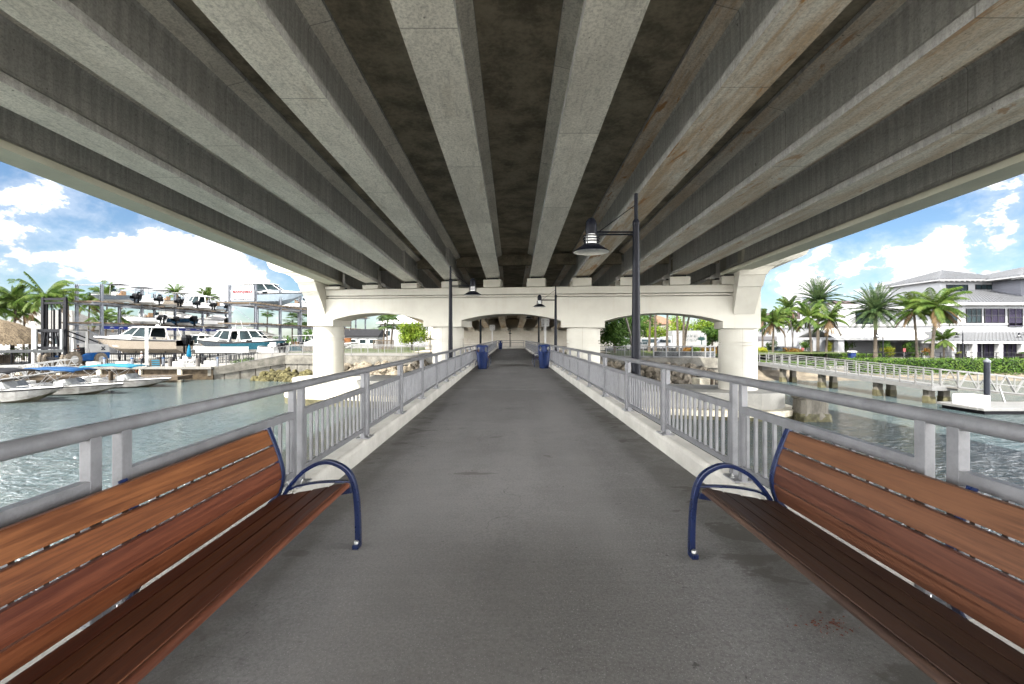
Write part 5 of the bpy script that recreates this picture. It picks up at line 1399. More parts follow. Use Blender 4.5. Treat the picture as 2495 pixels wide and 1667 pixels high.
# gangway truss at the far left
t = thing('dock_gangway', 'light metal truss gangway at the far left below the thatched hut', 'gangway', (-48.5, 45.5, -3.6))
for sg in (-1, 1):
    mb = MB(); n = 7; L = 9.5
    f = lambda s, z: (-L / 2 + L * s, sg * .6, z - .9 + 1.3 * s)
    for z in (0, .55, 1.1): mb.bar(f(0, z), f(1, z), .07)
    for k in range(n): mb.bar(f(k / n, 0), f((k + .5) / n, 1.1), .05); mb.bar(f((k + .5) / n, 1.1), f((k + 1) / n, 0), .05); mb.bar(f(k / n, 0), f(k / n, 1.1), .045)
    mb.build('truss_side', PROM, t)
mb = MB(); mb.bar((-4.75, 0, -.95), (4.75, 0, .35), 1.2, .1); mb.build('walk_plank', PAVE, t)
mb = MB(); mb.box((-46, 47.6, -4.15), (24, 2.2, .4)); tag(mb.build('floating_dock', TIMB), 'brown timber floating dock behind the moored motorboats', 'dock')

# thatched hut and houses
THATCH = M('thatch', (.24, .17, .10), .95, var=.6, scale=2.2, stretch=(3, 3, .6), bump=1.0, bscale=10, col2=(.46, .36, .24))
t = thing('thatched_hut', 'round thatched hut roof on posts at the far left edge', 'hut', (-67.0, 58, YARD))
mb = MB(); r = random.Random(5); N = 36; prof = [(6.2, 2.55), (6.0, 2.75), (5.2, 3.6), (4.2, 4.5), (3.0, 5.2), (1.6, 5.7), (.05, 6.0)]
rows = [[((a + r.uniform(-.09, .09)) * math.cos(6.28319 * k / N), (a + r.uniform(-.09, .09)) * math.sin(6.28319 * k / N), z + r.uniform(-.12, .06)) for k in range(N)] for a, z in prof]; mb.loft(rows, cap=False)
for k in range(420):
    q = r.uniform(0, 6.28319); a = r.uniform(2, 6.2); z = 6.0 - 3.4 * (a / 6.2) ** 1.6; w_ = .12
    c, s = math.cos(q), math.sin(q); mb.quad((a * c - s * w_, a * s + c * w_, z + .1), (a * c + s * w_, a * s - c * w_, z + .1), ((a + .5) * c + s * w_, (a + .5) * s - c * w_, z - .38), ((a + .5) * c - s * w_, (a + .5) * s + c * w_, z - .38))
mb.build('roof', THATCH, t, recalc=False)
for k in range(8): q = k * math.pi / 4 + .3; mb = MB(); mb.tube([(4.6 * math.cos(q), 4.6 * math.sin(q), 0), (4.6 * math.cos(q), 4.6 * math.sin(q), 3.6)], .16, 8); mb.build('post', TRUNK, t)
mb = MB(); mb.lathe([(2.6, 0), (2.6, 1.05), (2.9, 1.06), (2.9, 1.12), (.01, 1.12)], 20); mb.build('bar_counter', TIMB, t)
HWALL = M('white_stucco', (.72, .72, .72), .85, var=.05); ROOFM = M('grey_metal_roof', (.33, .34, .36), .5, .1, var=.1); ROOFT = M('pale_tile_roof', (.34, .33, .31), .8, var=.2, scale=3)
def house(label, x, y, w_, dep, zg, ze, zr, wall, roof, hip=True, over=.7, nwin=3, name='house'):
    t = thing(name, label, 'house', (x, y, zg)); h = ze - zg; rr = zr - zg
    mb = MB(); mb.box((0, dep / 2, h / 2), (w_, dep, h)); mb.build('wall', wall, t)
    mb = MB(); a, b = w_ / 2 + over, dep / 2 + over; hx = max(.3, a - (b if hip else 0))
    vs = [(-a, -over, h), (a, -over, h), (a, dep + over, h), (-a, dep + over, h), (-hx, dep / 2, rr), (hx, dep / 2, rr)]
    vs += [(p[0], p[1], p[2] - .2) for p in vs[:4]]
    mb.add(vs, [(0, 1, 5, 4), (1, 2, 5), (2, 3, 4, 5), (3, 0, 4), (6, 7, 1, 0), (7, 8, 2, 1), (8, 9, 3, 2), (9, 6, 0, 3), (9, 8, 7, 6)]); mb.build('roof', roof, t)
    for k in range(nwin):
        xx = -w_ / 2 + w_ * (k + .5) / nwin; mb = MB(); mb.box((xx, -.03, h * .55), (1.4, .08, min(1.5, h * .4))); o = mb.build('window', WHITEP, t); mb = MB(); mb.box((xx, -.05, h * .55), (1.15, .08, min(1.5, h * .4) - .25)); mb.build('pane', GLASS, o)
    return t
house('white house with pale roof behind the forklift mast and palms', at(70, 0, 88).x, 88, 17, 10, YARD, 1.6, 5.6, HWALL, ROOFT)
house('low white building with hip roof seen through the left rack', at(365, 0, 108).x, 108, 17, 12, YARD, 2.2, 6.6, HWALL, ROOFT)
house('low beige shed below the blue banner', at(415, 0, 96).x, 96, 9, 6, YARD, .7, 1.9, BEI, ROOFT, nwin=1)
house('round-topped beige kiosk behind the framed sign', at(588, 0, 96).x, 96, 7, 6, YARD, .6, 2.2, BEI, ROOFT, nwin=1)
t = house('low white shed with black sloping roof seen through the left arch', at(872, 0, 88).x, 88, 7.6, 5, PRM, .35, 1.7, HWALL, M('black_shed_roof', (.05, .05, .055), .7), hip=False, over=.3, nwin=4)
mb = MB(); mb.box((0, 0, 1.0), (1.5, .6, 2.0)); mb.box((0, -.32, 1.0), (1.3, .06, 1.8)); tag(mb.build('storage_crate', M('orange_box', (.42, .17, .06), .8, var=.3), None, (at(845, 0, 84).x, 84, PRM), bevel=.03), 'orange brown crate in front of the white shed', 'crate')
fence('timber_fence', 'grey board fence between the white shed and the lime bush', [(at(910, 0, 80).x, 80, PRM), (at(958, 0, 79).x, 79, PRM)], 1.6, 1.6, .12, TIMB, th=.12, cat='fence')
house('long white roofed building behind the lime bush in the left arch', at(985, 0, 112).x, 112, 12, 10, PRM, 3.6, 6.0, HWALL, WHITEP, nwin=3)
# trees of the marina side
tree('lime_bush', 'large lime green bush tree in the left arch', 'tree', at(1003, 0, 76).x, 76, PRM, 2.9, 2.4, 2.9, LIME, 5200, .15, .14, 31, 26)
tree('broadleaf_tree', 'darker green tree at the right side of the lime bush', 'tree', at(1046, 0, 84).x, 84, PRM, 1.7, 2.6, 3.2, TREEG, 1800, .16, .14, 32, 12)
for i, a in enumerate([('coco', 'windblown palm second from the left edge, above the thatched hut', 40, 728, 63, 3.1, YARD), ('coco', 'tall windblown palm just left of the forklift mast', 113, 722, 61, 3.7, YARD), ('coco', 'short palm between the two tall windblown palms', 60, 764, 67, 2.4, YARD), ('coco', 'palm at the left edge of the picture', -2, 748, 62, 2.9, YARD),
                       ('coco', 'palm behind the forklift mast', 166, 728, 74, 2.6, YARD), ('coco', 'palm behind the first rack posts', 218, 738, 84, 3.4, YARD), ('coco', 'palm right of the first tall rack post', 262, 722, 84, 3.3, YARD), ('coco', 'low palm between the rack decks, left part', 245, 775, 80, 2.7, YARD), ('coco', 'low palm behind the first stored boat', 300, 778, 92, 3.0, YARD),
                       ('calm', 'small palm top above the stored boats, left of the other', 427, 712, 112, 2.6, YARD), ('calm', 'small palm top above the stored boats, beside the framed sign', 505, 724, 106, 3.0, YARD), ('fan', 'thin lone palm below the deck of the right rack', 652, 760, 100, 1.9, YARD), ('fan', 'short palm far behind the right rack, near the pier column', 735, 778, 98, 2.4, YARD), ('fan', 'bushy palm far behind the right rack', 712, 782, 99, 2.6, YARD),
                       ('fan', 'left sabal palm beside the lime bush', 938, 787, 80, 1.9, PRM), ('fan', 'right sabal palm beside the lime bush', 958, 790, 78, 1.7, PRM), ('coco', 'taller palm behind the sabal palms in the left arch', 945, 768, 95, 2.6, PRM)]):
    palm(*a, lean=[.5, .3, .2, .6, 0, .3, .4, .2, 0][i % 9], r=.15 if a[0] != 'fan' else .17)
for k, (u, y0, y1, d, w_, lab) in enumerate(((20, 845, 880, 60, 55, 'green shrub under the thatched hut'), (70, 838, 878, 62, 50, 'green shrub between the white pole and the forklift'), (600, 868, 888, 60, 60, 'low weedy shrub behind the dock fence near the ramp'))):
    shrub(lab, u, y0, y1, d, w_, None, HEDGE, 500, .13, 40 + k)
lm = dup(lamp, (at(1048, 0, 66).x, 66, PRM), R(180), 'small black lamp post at the right edge of the left arch', scale=.8)
# ------------------------------------------------------------------ gangway pier on piles
CONP = M('pile_concrete', (.34, .31, .25), .9, var=.4, scale=2, stretch=(1, 1, .4), bump=.4, bscale=12)
gp = thing('gangway_pier', 'long pale walkway on concrete piles with white railings, right of the bridge', 'pier', (28.6, 52, -2.8))
L = 20.6; dxr = .075
def gy(s): return (28.6 + dxr * (s) * .9, 52 - s, -2.78 - .028 * s)
o0 = Vector((28.6, 52, -2.8))
mb = MB(); a, b = Vector(gy(0)) - o0, Vector(gy(L)) - o0; mb.bar(a - Vector((0, 0, .15)), b - Vector((0, 0, .15)), 1.9, .3); mb.build('deck', PROM, gp)
for sg in (-1, 1):
    mb = MB(); off = Vector((sg * .88, 0, 0))
    for z in (1.07, .72, .38, .1): mb.bar(a + off + Vector((0, 0, z)), b + off + Vector((0, 0, z)), .05, .075 if z > 1 else .045)
    o = mb.build('rail', PROM, gp); n = 17
    for k in range(n + 1): p = a.lerp(b, k / n) + off; q = MB(); q.box(p + Vector((0, 0, .53)), (.07, .09, 1.1)); q.build('post', PROM, o)
for s in (.6, 4.6, 10.0, 15.9, 20.0):
    for sg in (-.42, .42):
        p = Vector(gy(s)) - o0; mb = MB(); mb.box((p.x + sg * 1.25, p.y, (p.z - .3 - 2.6) / 2), (.46, .46, abs(-2.6 - p.z + .3))); o = mb.build('pile', CONP, gp, bevel=.03); mb = MB(); mb.box((p.x + sg * 1.25, p.y, -1.62), (.50, .50, .62)); mb.build('oyster_crust', ALGAE, o)
tg = thing('truss_gangway', 'white metal truss gangway sloping down to the floating dock', 'gangway', (30.1, 31.2, -3.33))
Lt = 9.0
for sg in (-1, 1):
    mb = MB(); f = lambda s, z: (Lt * s, sg * .62, z - .95 * s)
    for z in (0, .5, 1.1): mb.bar(f(0, z), f(1, z), .08 if z != .5 else .05)
    n = 7
    for k in range(n):
        mb.bar(f(k / n, 0), f((k + .5) / n, 1.1), .055); mb.bar(f((k + .5) / n, 1.1), f((k + 1) / n, 0), .055)
        if k % 2 == 0: mb.bar(f(k / n, 0), f(k / n, 1.1), .06)
    mb.build('truss_side', PROM, tg)
mb = MB(); mb.bar((0, 0, -.08), (Lt, 0, -1.03), 1.24, .1); mb.build('walk_plank', PAVE, tg)
fd = thing('floating_dock', 'white floating dock with a low storage box, below the truss gangway', 'dock', (36, 28.6, WATER))
mb = MB(); mb.box((1.2, 0, .30), (18, 3.0, .16)); mb.box((-7.2, 0, .30), (1.4, 2.4, .15)); mb.build('deck', PROM, fd, bevel=.02)
mb = MB(); mb.box((1.2, 0, .10), (17.6, 2.7, .26)); mb.build('float', DARKC, fd)
mb = MB(); mb.box((-7.05, .0, .70), (1.3, 1.1, .64)); mb.build('storage_box', WHITEP, fd, bevel=.03)
mb = MB()
for x in (-3.6, -1.2): mb = MB(); mb.tube([(x, 1.2, .3), (x - .15, 1.4, 1.3)], .05, 6); mb.build('stanchion', STEEL, fd)
c = at(2405, 873, 29.6)
t = thing('guide_pile', 'dark round guide pile with white conical cap in front of the hedge', 'pile', (c.x, 29.6, -5.2))
mb = MB(); mb.tube([(0, 0, 0), (0, 0, c.z + 5.2 - .25)], .16, 16); mb.build('shaft', M('dark_pile_sleeve', (.025, .03, .045), .5, var=.2), t)
mb = MB(); mb.lathe([(.185, c.z + 5.2 - .26), (.185, c.z + 5.2 - .16), (.001, c.z + 5.2 + .03)], 16, smooth=False); mb.build('cap', GALV, t)
t = thing('old_pier_stump', 'broken old concrete pier stump standing alone in the water', 'concrete stump', (16.75, 25.4, WATER))
mb = MB(); r = random.Random(8); rows = []
for z, w_, d_ in ((-.8, .86, .55), (.25, .84, .54), (.5, .76, .5), (1.15, .75, .5), (1.22, .82, .52), (1.33, .84, .53)):
    ring = []
    for k in range(20):
        q = 6.28319 * k / 20; cx_, sy_ = math.cos(q), math.sin(q); m_ = max(abs(cx_), abs(sy_)); ring.append((cx_ / m_ * w_ + r.uniform(-.035, .035), sy_ / m_ * d_ + r.uniform(-.035, .035), z + r.uniform(-.02, .02)))
    rows.append(ring)
mb.loft(rows); mb.build('body', CONP, t)
mb = MB(); rows = []
for z, k_ in ((-.7, 1.03), (.0, 1.05), (.2, 1.05), (.32, 1.01), (.42, .97)):
    ring = []
    for k in range(28):
        q = 6.28319 * k / 28; cx_, sy_ = math.cos(q), math.sin(q); m_ = max(abs(cx_), abs(sy_)); ring.append((cx_ / m_ * .84 * k_ + r.uniform(-.06, .06), sy_ / m_ * .54 * k_ + r.uniform(-.06, .06), z + r.uniform(-.04, .04)))
    rows.append(ring)
mb.loft(rows, cap=False); mb.build('oyster_crust', ALGAE, t)

# ------------------------------------------------------------------ hedge, terrace
def hedge(label, x0, x1, y, dep, z0, z1, n, seed):
    t = thing('hedge', label, 'hedge', ((x0 + x1) / 2, y, z0)); r = random.Random(seed); mb = MB(); Lh = x1 - x0; h = z1 - z0
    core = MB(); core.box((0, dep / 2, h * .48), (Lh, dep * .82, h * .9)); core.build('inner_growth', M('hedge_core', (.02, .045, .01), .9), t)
    mb2 = MB()
    for _ in range(n):
        x = r.uniform(-Lh / 2, Lh / 2); f = r.random()
        if f < .62: p = Vector((x, r.gauss(-.02, .08) + .25 * math.sin(x * 1.3 + seed) * .3, r.uniform(.02, h))); nn = Vector((0, -1, .3))
        else: p = Vector((x, r.uniform(0, dep), h + r.gauss(0, .07))); nn = Vector((0, -.2, 1))
        nn = (nn + Vector((r.uniform(-1, 1), r.uniform(-1, 1), r.uniform(-1, 1))) * .8).normalized(); a = nn.cross(Vector((r.uniform(-1, 1), 1, r.uniform(-1, 1)))).normalized(); c_ = nn.cross(a); s = r.uniform(.07, .15)
        mb2.quad(p - a * s, p - c_ * s * .55, p + a * s, p + c_ * s * .55)
    mb2.build('foliage', HEDGE, t, recalc=False); return t
hedge('long thick green hedge along the bank in front of the restaurant', 38, 82, 50.6, 2.4, -4.15, -2.42, 8500, 3)
hedge('lower ragged hedge on the bank behind the gangway pier', 24, 38, 51.4, 1.6, -4.1, -2.75, 3000, 4)
for k, (u, y0, y1, d, w_) in enumerate(((1880, 872, 903, 51.5, 26), (1912, 880, 906, 51.2, 24), (1950, 884, 908, 51.0, 26), (2000, 888, 912, 50.8, 24))):
    shrub(['leafy bank shrub by the first piles of the gangway pier', 'leafy bank shrub second along the gangway pier', 'leafy bank shrub third along the gangway pier', 'leafy bank shrub before the lower hedge begins'][k], u, y0, y1, d, w_ * 1.4, None, HEDGE, 420, .12, 60 + k)
fence('terrace_fence', 'long black railing along the terrace in front of the white buildings', [(26.5, 64, RGT), (84, 64, RGT)], 1.08, 2.6, 0, BLKF, mid=(.55,), th=.06, cat='railing')
for u, d, lab, rz in ((2151.5, 63.5, 'black lamp post in front of the date palm and canopy', 0), (2346, 62.5, 'black lamp post in front of the restaurant doors', 0), (2498, 61.5, 'black lamp post at the right edge of the picture', 0)):
    dup(lamp, (at(u, 0, d).x, d, RGT), R(rz), lab)
hedge('clipped low hedge on the terrace behind the black railing', 40, 56, 67.5, 1.0, RGT, RGT + .8, 2600, 5)
hedge('dark clipped hedge along the foot of the long white building', 44, 68, 84, .9, RGT, RGT + 1.0, 2600, 6)

# ------------------------------------------------------------------ restaurant
WST = M('restaurant_white', (.74, .75, .77), .85, var=.04); TRIM = M('white_trim', (.85, .85, .85), .7, var=.03); SHING = M('grey_shingle', (.26, .27, .31), .85, var=.12, scale=1, stretch=(1, 1, 8)); FRAMEB = M('black_frame', (.01, .01, .012), .4)
CURT = M('purple_curtain', (.045, .035, .075), .8, var=.5, scale=1.5, stretch=(6, 6, .3))
rs = thing('restaurant', 'two storey white restaurant with grey standing seam roofs and lantern tower', 'building', (70, 70, RGT))
O = Vector((70, 70, RGT))
def rb(name, poly, z0, z1, m, par=rs, bev=0): mb = MB(); mb.prism([(p[0] - O.x, p[1] - O.y) for p in poly], z0 - RGT, z1 - RGT, lambda p, q, t_: (p, q, t_)); return mb.build(name, m, par, bevel=bev)
foot = [(69.6, 70), (67.3, 72.3), (67.3, 92), (112, 92), (112, 70)]
rb('wall', foot, RGT, 5.0, WST)
def grow(poly, c, k): return [(c[0] + (p[0] - c[0]) * k, c[1] + (p[1] - c[1]) * k) for p in poly]
rb('eave', [(69.1, 69.0), (66.3, 71.8), (66.3, 92.8), (112.8, 92.8), (112.8, 69.0)], 4.95, 5.32, TRIM)
rb('sill_band', [(69.55, 69.88), (67.15, 72.2), (67.15, 80), (69, 80), (69.6, 72), (112, 72), (112, 69.88)], 1.95, 2.22, TRIM)
def seam_roof(name, quads, step=.55, m=ROOFM):
    """roof planes [a, b, c, d] (a-b the eave, d-c the ridge side) with raised seams"""
    mb = MB()
    for q in quads:
        P = [Vector(p) - O for p in q]; mb.quad(*P)
        n_ = (P[1] - P[0]).cross(P[-1] - P[0]).normalized(); n_ = n_ if n_.z > 0 else -n_
        k = max(2, int((P[1] - P[0]).length / step)); tri = len(P) == 3
        for i in range(1, k):
            a = P[0].lerp(P[1], i / k)
            b = P[2] if tri else P[3].lerp(P[2], i / k)
            if tri: b = a.lerp(P[2], 1 - abs(2 * i / k - 1)) if False else None
            if b is None:
                f = i / k; mid = (P[2] - P[0]).project(P[1] - P[0]).length / (P[1] - P[0]).length; f2 = f / mid if f < mid else (1 - f) / (1 - mid)
                top = P[0].lerp(P[2], f / mid) if f < mid else P[1].lerp(P[2], (1 - f) / (1 - mid)); b = top
            if (b - a).length > .3: mb.bar(a + n_ * .04, b + n_ * .04, .09, .10, up=n_)
    return mb.build(name, m, rs, recalc=False)
E_ = 5.33
seam_roof('roof', [[(69.1, 69.0, E_), (112.8, 69.0, E_), (106, 80, 8.5), (79, 80, 8.5)], [(66.3, 71.8, E_), (69.1, 69.0, E_), (79, 80, 8.5), (78.6, 80.4, 8.5)], [(66.3, 92.8, E_), (66.3, 71.8, E_), (78.6, 80.4, 8.5), (78.6, 84, 8.5)], [(112.8, 92.8, E_), (66.3, 92.8, E_), (78.6, 84, 8.5), (106, 84, 8.5)]])
# rear wing roof, tower, second tower
rb('rear_wing', [(80, 93), (80, 110), (110, 110), (110, 93)], RGT, 8.3, WST)
seam_roof('rear_roof', [[(79, 92, 8.3), (111, 92, 8.3), (104, 101, 10.4), (89, 101, 10.4)], [(79, 111, 8.3), (79, 92, 8.3), (89, 101, 10.4)]])
tx0, tx1, ty0, ty1 = 74.2, 84.6, 78.5, 88.9
rb('tower_wall', [(tx0, ty0), (tx1, ty0), (tx1, ty1), (tx0, ty1)], 7.2, 9.75, WST)
rb('tower_eave', [(tx0 - 1.3, ty0 - 1.3), (tx1 + 1.3, ty0 - 1.3), (tx1 + 1.3, ty1 + 1.3), (tx0 - 1.3, ty1 + 1.3)], 9.72, 10.0, TRIM)
cx_, cy_ = (tx0 + tx1) / 2, (ty0 + ty1) / 2; a_, b_, c_, d_ = (tx0 - 1.4, ty0 - 1.4, 10.0), (tx1 + 1.4, ty0 - 1.4, 10.0), (tx1 + 1.4, ty1 + 1.4, 10.0), (tx0 - 1.4, ty1 + 1.4, 10.0); ap = (cx_, cy_, 12.4)
seam_roof('tower_roof', [[a_, b_, ap], [b_, c_, ap], [c_, d_, ap], [d_, a_, ap]])
rb('second_tower_wall', [(83.0, 74), (83.0, 86), (97, 86), (97, 74)], 5.2, 9.6, SHING)
rb('second_tower_eave', [(80.6, 71.8), (80.6, 88), (99, 88), (99, 71.8)], 9.6, 9.9, TRIM)
seam_roof('second_tower_roof', [[(80.5, 71.7, 9.9), (99.1, 71.7, 9.9), (90, 79, 12.4)], [(80.5, 88, 9.9), (80.5, 71.7, 9.9), (90, 79, 12.4)]])
mb = MB()
for k in range(14): mb.box((tx0 - .6 + k * .9 - O.x, ty0 - .65 - O.y, 9.62 - RGT), (.14, 1.2, .18))
for k in range(16): mb.box((81.4 + k * 1.1 - O.x, 72.9 - O.y, 9.5 - RGT), (.14, 2.0, .18))
mb.build('rafter_ends', TRIM, rs)
def window(par, x0, x1, z0, z1, y, nx, nz, glass=GLASS, fm=FRAMEB, org=O, ang=0, piv=None, th=.09):
    """frame with bars, pane behind; on a wall facing -y, or turned ang about piv"""
    w_, h = x1 - x0, z1 - z0; mb = MB()
    for i in range(nx + 1): mb.box((-w_ / 2 + w_ * i / nx, 0, h / 2), (th, .12, h + th))
    for j in range(nz + 1): mb.box((0, -.004, h * (j / nz)), (w_ + th, .12, th))
    c = Vector(((x0 + x1) / 2, y, z0)) - org
    o = mb.build('window', fm, par, c); o.rotation_euler = (0, 0, ang)
    mb = MB(); mb.box((0, .02, h / 2), (w_, .04, h)); mb.build('pane', glass, o); return o
fx = lambda u, d=69.9: at(u, 0, d).x
for u0, u1, nx, gl in ((2355, 2391, 3, GLASS), (2399, 2448, 3, CURT), (2457, 2491, 2, CURT), (2500, 2540, 3, GLASS)): window(rs, fx(u0), fx(u1), 2.3 if u0 < 2450 else 1.75, 4.45, 69.88, nx, 2, gl)
window(rs, 67.45, 69.45, 2.35, 4.45, 71.05, 3, 2, GLASS, ang=math.atan2(-2.3, 2.3)).location = Vector((68.38, 71.08, 2.35)) - O
mb = MB()
w3 = window(rs, 75.2, 78.8, 7.9, 9.1, ty0 - .08, 3, 1); w4 = window(rs, 80.2, 84.0, 8.35, 9.1, ty0 - .08, 4, 1)
# skirt roof with columns and glazed doors
seam_roof('skirt_roof', [[(66.0, 66.9, -.48), (112, 66.9, -.48), (112, 69.95, .85), (69.6, 69.95, .85)], [(64.8, 69.0, -.48), (66.0, 66.9, -.48), (69.6, 69.95, .85), (67.3, 72.3, .85)], [(64.8, 80, -.48), (64.8, 69.0, -.48), (67.3, 72.3, .85), (67.3, 80, .85)]])
rb('skirt_fascia', [(66.0, 66.95), (64.85, 69.0), (64.85, 80), (67.2, 80), (67.2, 72.2), (69.5, 69.9), (112, 69.9), (112, 66.95)], -.86, -.50, TRIM)
for u in (2320, 2371, 2434, 2489, 2545): x = fx(u, 67.4); rb('column', [(x - .32, 67.1), (x + .32, 67.1), (x + .32, 67.75), (x - .32, 67.75)], RGT, -.85, TRIM, bev=.02)
for u0, u1, nx, gl in ((2336, 2352, 1, FRAMEB), (2377, 2390, 1, CURT), (2397, 2421, 2, CURT), (2441, 2452, 1, CURT), (2455, 2486, 3, CURT), (2500, 2535, 3, CURT)): window(rs, fx(u0), fx(u1), RGT + .1, -.95, 69.9, nx, 1, gl, TRIM if gl is FRAMEB else FRAMEB)
# low wing between restaurant and canopy
rb('low_wing', [(55.5, 79.5), (55.5, 95), (67.2, 95), (67.2, 79.5)], RGT, 2.0, WST); rb('low_wing_coping', [(55.3, 79.3), (55.3, 95), (67.2, 95), (67.2, 79.3)], 2.0, 2.35, TRIM)
window(rs, 67.2 - 3.4, 67.2 - .3, 2.4, 5.0, 84, 3, 1)
rb('upper_recess', [(60.5, 84.2), (60.5, 95), (67.2, 95), (67.2, 84.2)], 2.36, 6.2, WST)
# canopy
cn = thing('entrance_canopy', 'white standing seam entrance canopy on square posts between the two buildings', 'canopy', (59, 73, RGT)); O2 = O; O = Vector((59, 73, RGT)); rs0 = rs; rs = cn
seam_roof('roof', [[(50.9, 71.6, .05), (67.3, 71.6, .05), (67.0, 76.2, 1.55), (51.2, 76.2, 1.55)], [(51.2, 76.3, 1.55), (67.0, 76.3, 1.55), (67.3, 80.6, .05), (50.9, 80.6, .05)]], 1.05, WHITEP)
rb('fascia', [(50.9, 71.6), (67.3, 71.6), (67.3, 80.6), (50.9, 80.6)], -.38, .03, TRIM, cn)
for x, y in ((52.2, 72.3), (52.2, 79.8), (59.3, 79.8), (65.9, 72.6), (65.9, 79.8)): rb('post', [(x - .5, y - .5), (x + .5, y - .5), (x + .5, y + .5), (x - .5, y + .5)], RGT, -.38, HWALL, cn, .03)
rs = rs0; O = O2
# long building behind
lb = thing('long_building', 'long two storey white building behind the palms and canopy', 'building', (68, 95, RGT)); OL = Vector((68, 95, RGT))
mb = MB(); mb.box((-1, 5, 3.4), (34, 10, 6.8)); mb.build('wall', WST, lb)
mb = MB(); mb.box((-1, -.06, 3.1), (34.2, .2, .75)); mb.build('band', M('grey_band', (.36, .35, .37), .8, var=.05), lb)
mb = MB(); mb.box((-1, 5, 6.9), (35.2, 11.2, .25)); mb.build('cornice', TRIM, lb)
TILE = M('brown_tile_roof', (.16, .12, .12), .8, var=.3, scale=1, stretch=(5, 1, 1), bump=.8, bscale=6)
mb = MB(); mb.add([(-18.6, -.6, 7.03), (16.6, -.6, 7.03), (16.6, 10.6, 7.03), (-18.6, 10.6, 7.03), (-13, 5, 8.6), (11, 5, 8.6)], [(0, 1, 5, 4), (1, 2, 5), (2, 3, 4, 5), (3, 0, 4)]); mb.build('roof', TILE, lb)
mb = MB(); mb.box((12, 12, 4.6), (17, 10, 9.2)); mb.build('rear_block', WST, lb)
mb = MB(); mb.add([(2.6, 6, 9.2), (21.4, 6, 9.2), (21.4, 18, 9.2), (2.6, 18, 9.2), (8, 12, 11.9), (16, 12, 11.9)], [(0, 1, 5, 4), (1, 2, 5), (2, 3, 4, 5), (3, 0, 4)]); mb.build('rear_roof', TILE, lb)
TEALG = M('green_window_glass', (.07, .14, .14), .08, var=.5, scale=.6, spec=1)
for u in (1857, 1867, 1900, 1918, 1934, 1954, 1976, 2058, 2084, 2105): x = at(u, 0, 94.9).x; window(lb, x - .62, x + .62, 4.3 + RGT, 6.0 + RGT, 94.9, 2, 1, TEALG, TRIM, OL)
for u in (1898, 1916, 1934, 1953, 2000, 2046, 2060, 2087, 2115, 2140): x = at(u, 0, 94.85).x; window(lb, x - .72, x + .72, .5 + RGT, 2.55 + RGT, 94.9, 2, 2, GLASS, TRIM, OL)

# terrace details
def planter(label, u, d, w_, m):
    t = thing('planter', label, 'planter', (at(u, 0, d).x, d, RGT)); mb = MB(); mb.box((0, 0, .45), (w_, w_ * .8, .9), top=(1.1, 1.1)); mb.build('tub', M('dark_planter', (.035, .03, .03), .7), t, bevel=.02)
    mb = MB(); leaf_cloud(mb, clumps(0, 0, 1.05, w_ * .5, w_ * .4, .25, 6, 3), 200, .08, int(u)); mb.build('foliage', m, t, recalc=False)
planter('dark planter with yellow green flowers left of the restaurant doors', 2340, 66, .85, YELL); planter('dark planter with green leaves near the right edge', 2492, 66, .95, HEDGE)
t = thing('menu_board', 'white menu board on a black stand beside the planter', 'sign', (at(2359.5, 0, 65.6).x, 65.6, RGT)); mb = MB(); mb.box((0, .05, .65), (.5, .05, 1.3)); mb.build('stand', FRAMEB, t); mb = MB(); mb.box((0, 0, .85), (.38, .04, .8)); mb.build('board', WHITEP, t)
for u, d, y0, lab in ((1955, 70, 852, 'small pink sign on a post under the palms'), (2203, 70, 853, 'small pink sign on a post right of the round shrub')):
    t = thing('notice', lab, 'sign', (at(u, 0, d).x, d, RGT)); z = at(u, y0, d).z - RGT; mb = MB(); mb.box((0, 0, z * .5), (.06, .06, z)); mb.build('post', STEEL, t); mb = MB(); mb.box((0, -.05, z), (.42, .03, .55)); mb.build('panel', M('pink_sign', (.55, .16, .17), .6), t)
t = thing('recycling_bin', 'blue wheeled bin with white lid standing behind the black railing', 'litter bin', (at(2076, 0, 66).x, 66, RGT)); mb = MB(); mb.box((0, 0, .65), (.62, .62, .95), top=(1.15, 1.15)); mb.box((-.25, 0, .1), (.06, .06, .2)); mb.box((.25, 0, .1), (.06, .06, .2)); mb.build('body', BINB, t, bevel=.03); mb = MB(); mb.box((0, 0, 1.2), (.95, .8, .16), top=(.8, .8)); mb.build('lid', WHITEP, t, bevel=.03)
for u, lab in ((2262, 'low white garden bench on the terrace left of the planter'),):
    t = thing('garden_bench', lab, 'bench', (at(u, 0, 66).x, 66, RGT)); mb = MB(); mb.box((0, 0, .45), (2.0, .45, .08)); mb.build('seat', TRIM, t); 
    for i in (-1, 1): mb = MB(); mb.box((i * .9, 0, .2), (.1, .4, .4)); mb.build('leg', TRIM, t)
shrub('round clipped green shrub behind the yellow bush', 2161, 830, 868, 72, 36, None, TREEG, 900, .11, 71); shrub('bright yellow green bush in front of the canopy', 2165, 840, 868, 69.5, 42, None, YELL, 900, .10, 72)
shrub('round clipped green shrub right of the canopy door', 2214, 828, 862, 72, 34, None, TREEG, 900, .11, 73); shrub('brown leaved plant at the foot of the leaning palm', 2255, 846, 868, 68, 30, None, REDL, 300, .13, 74)
shrub('small fan palm like shrub by the low wing', 2240, 852, 872, 66, 40, None, HEDGE, 400, .11, 75); shrub('red and green croton bed near the parked dark car', 1930, 846, 866, 66, 46, None, REDL, 600, .14, 76); shrub('yellow green bush beside the outer pier column', 1858, 845, 862, 66, 30, None, YELL, 400, .12, 77)
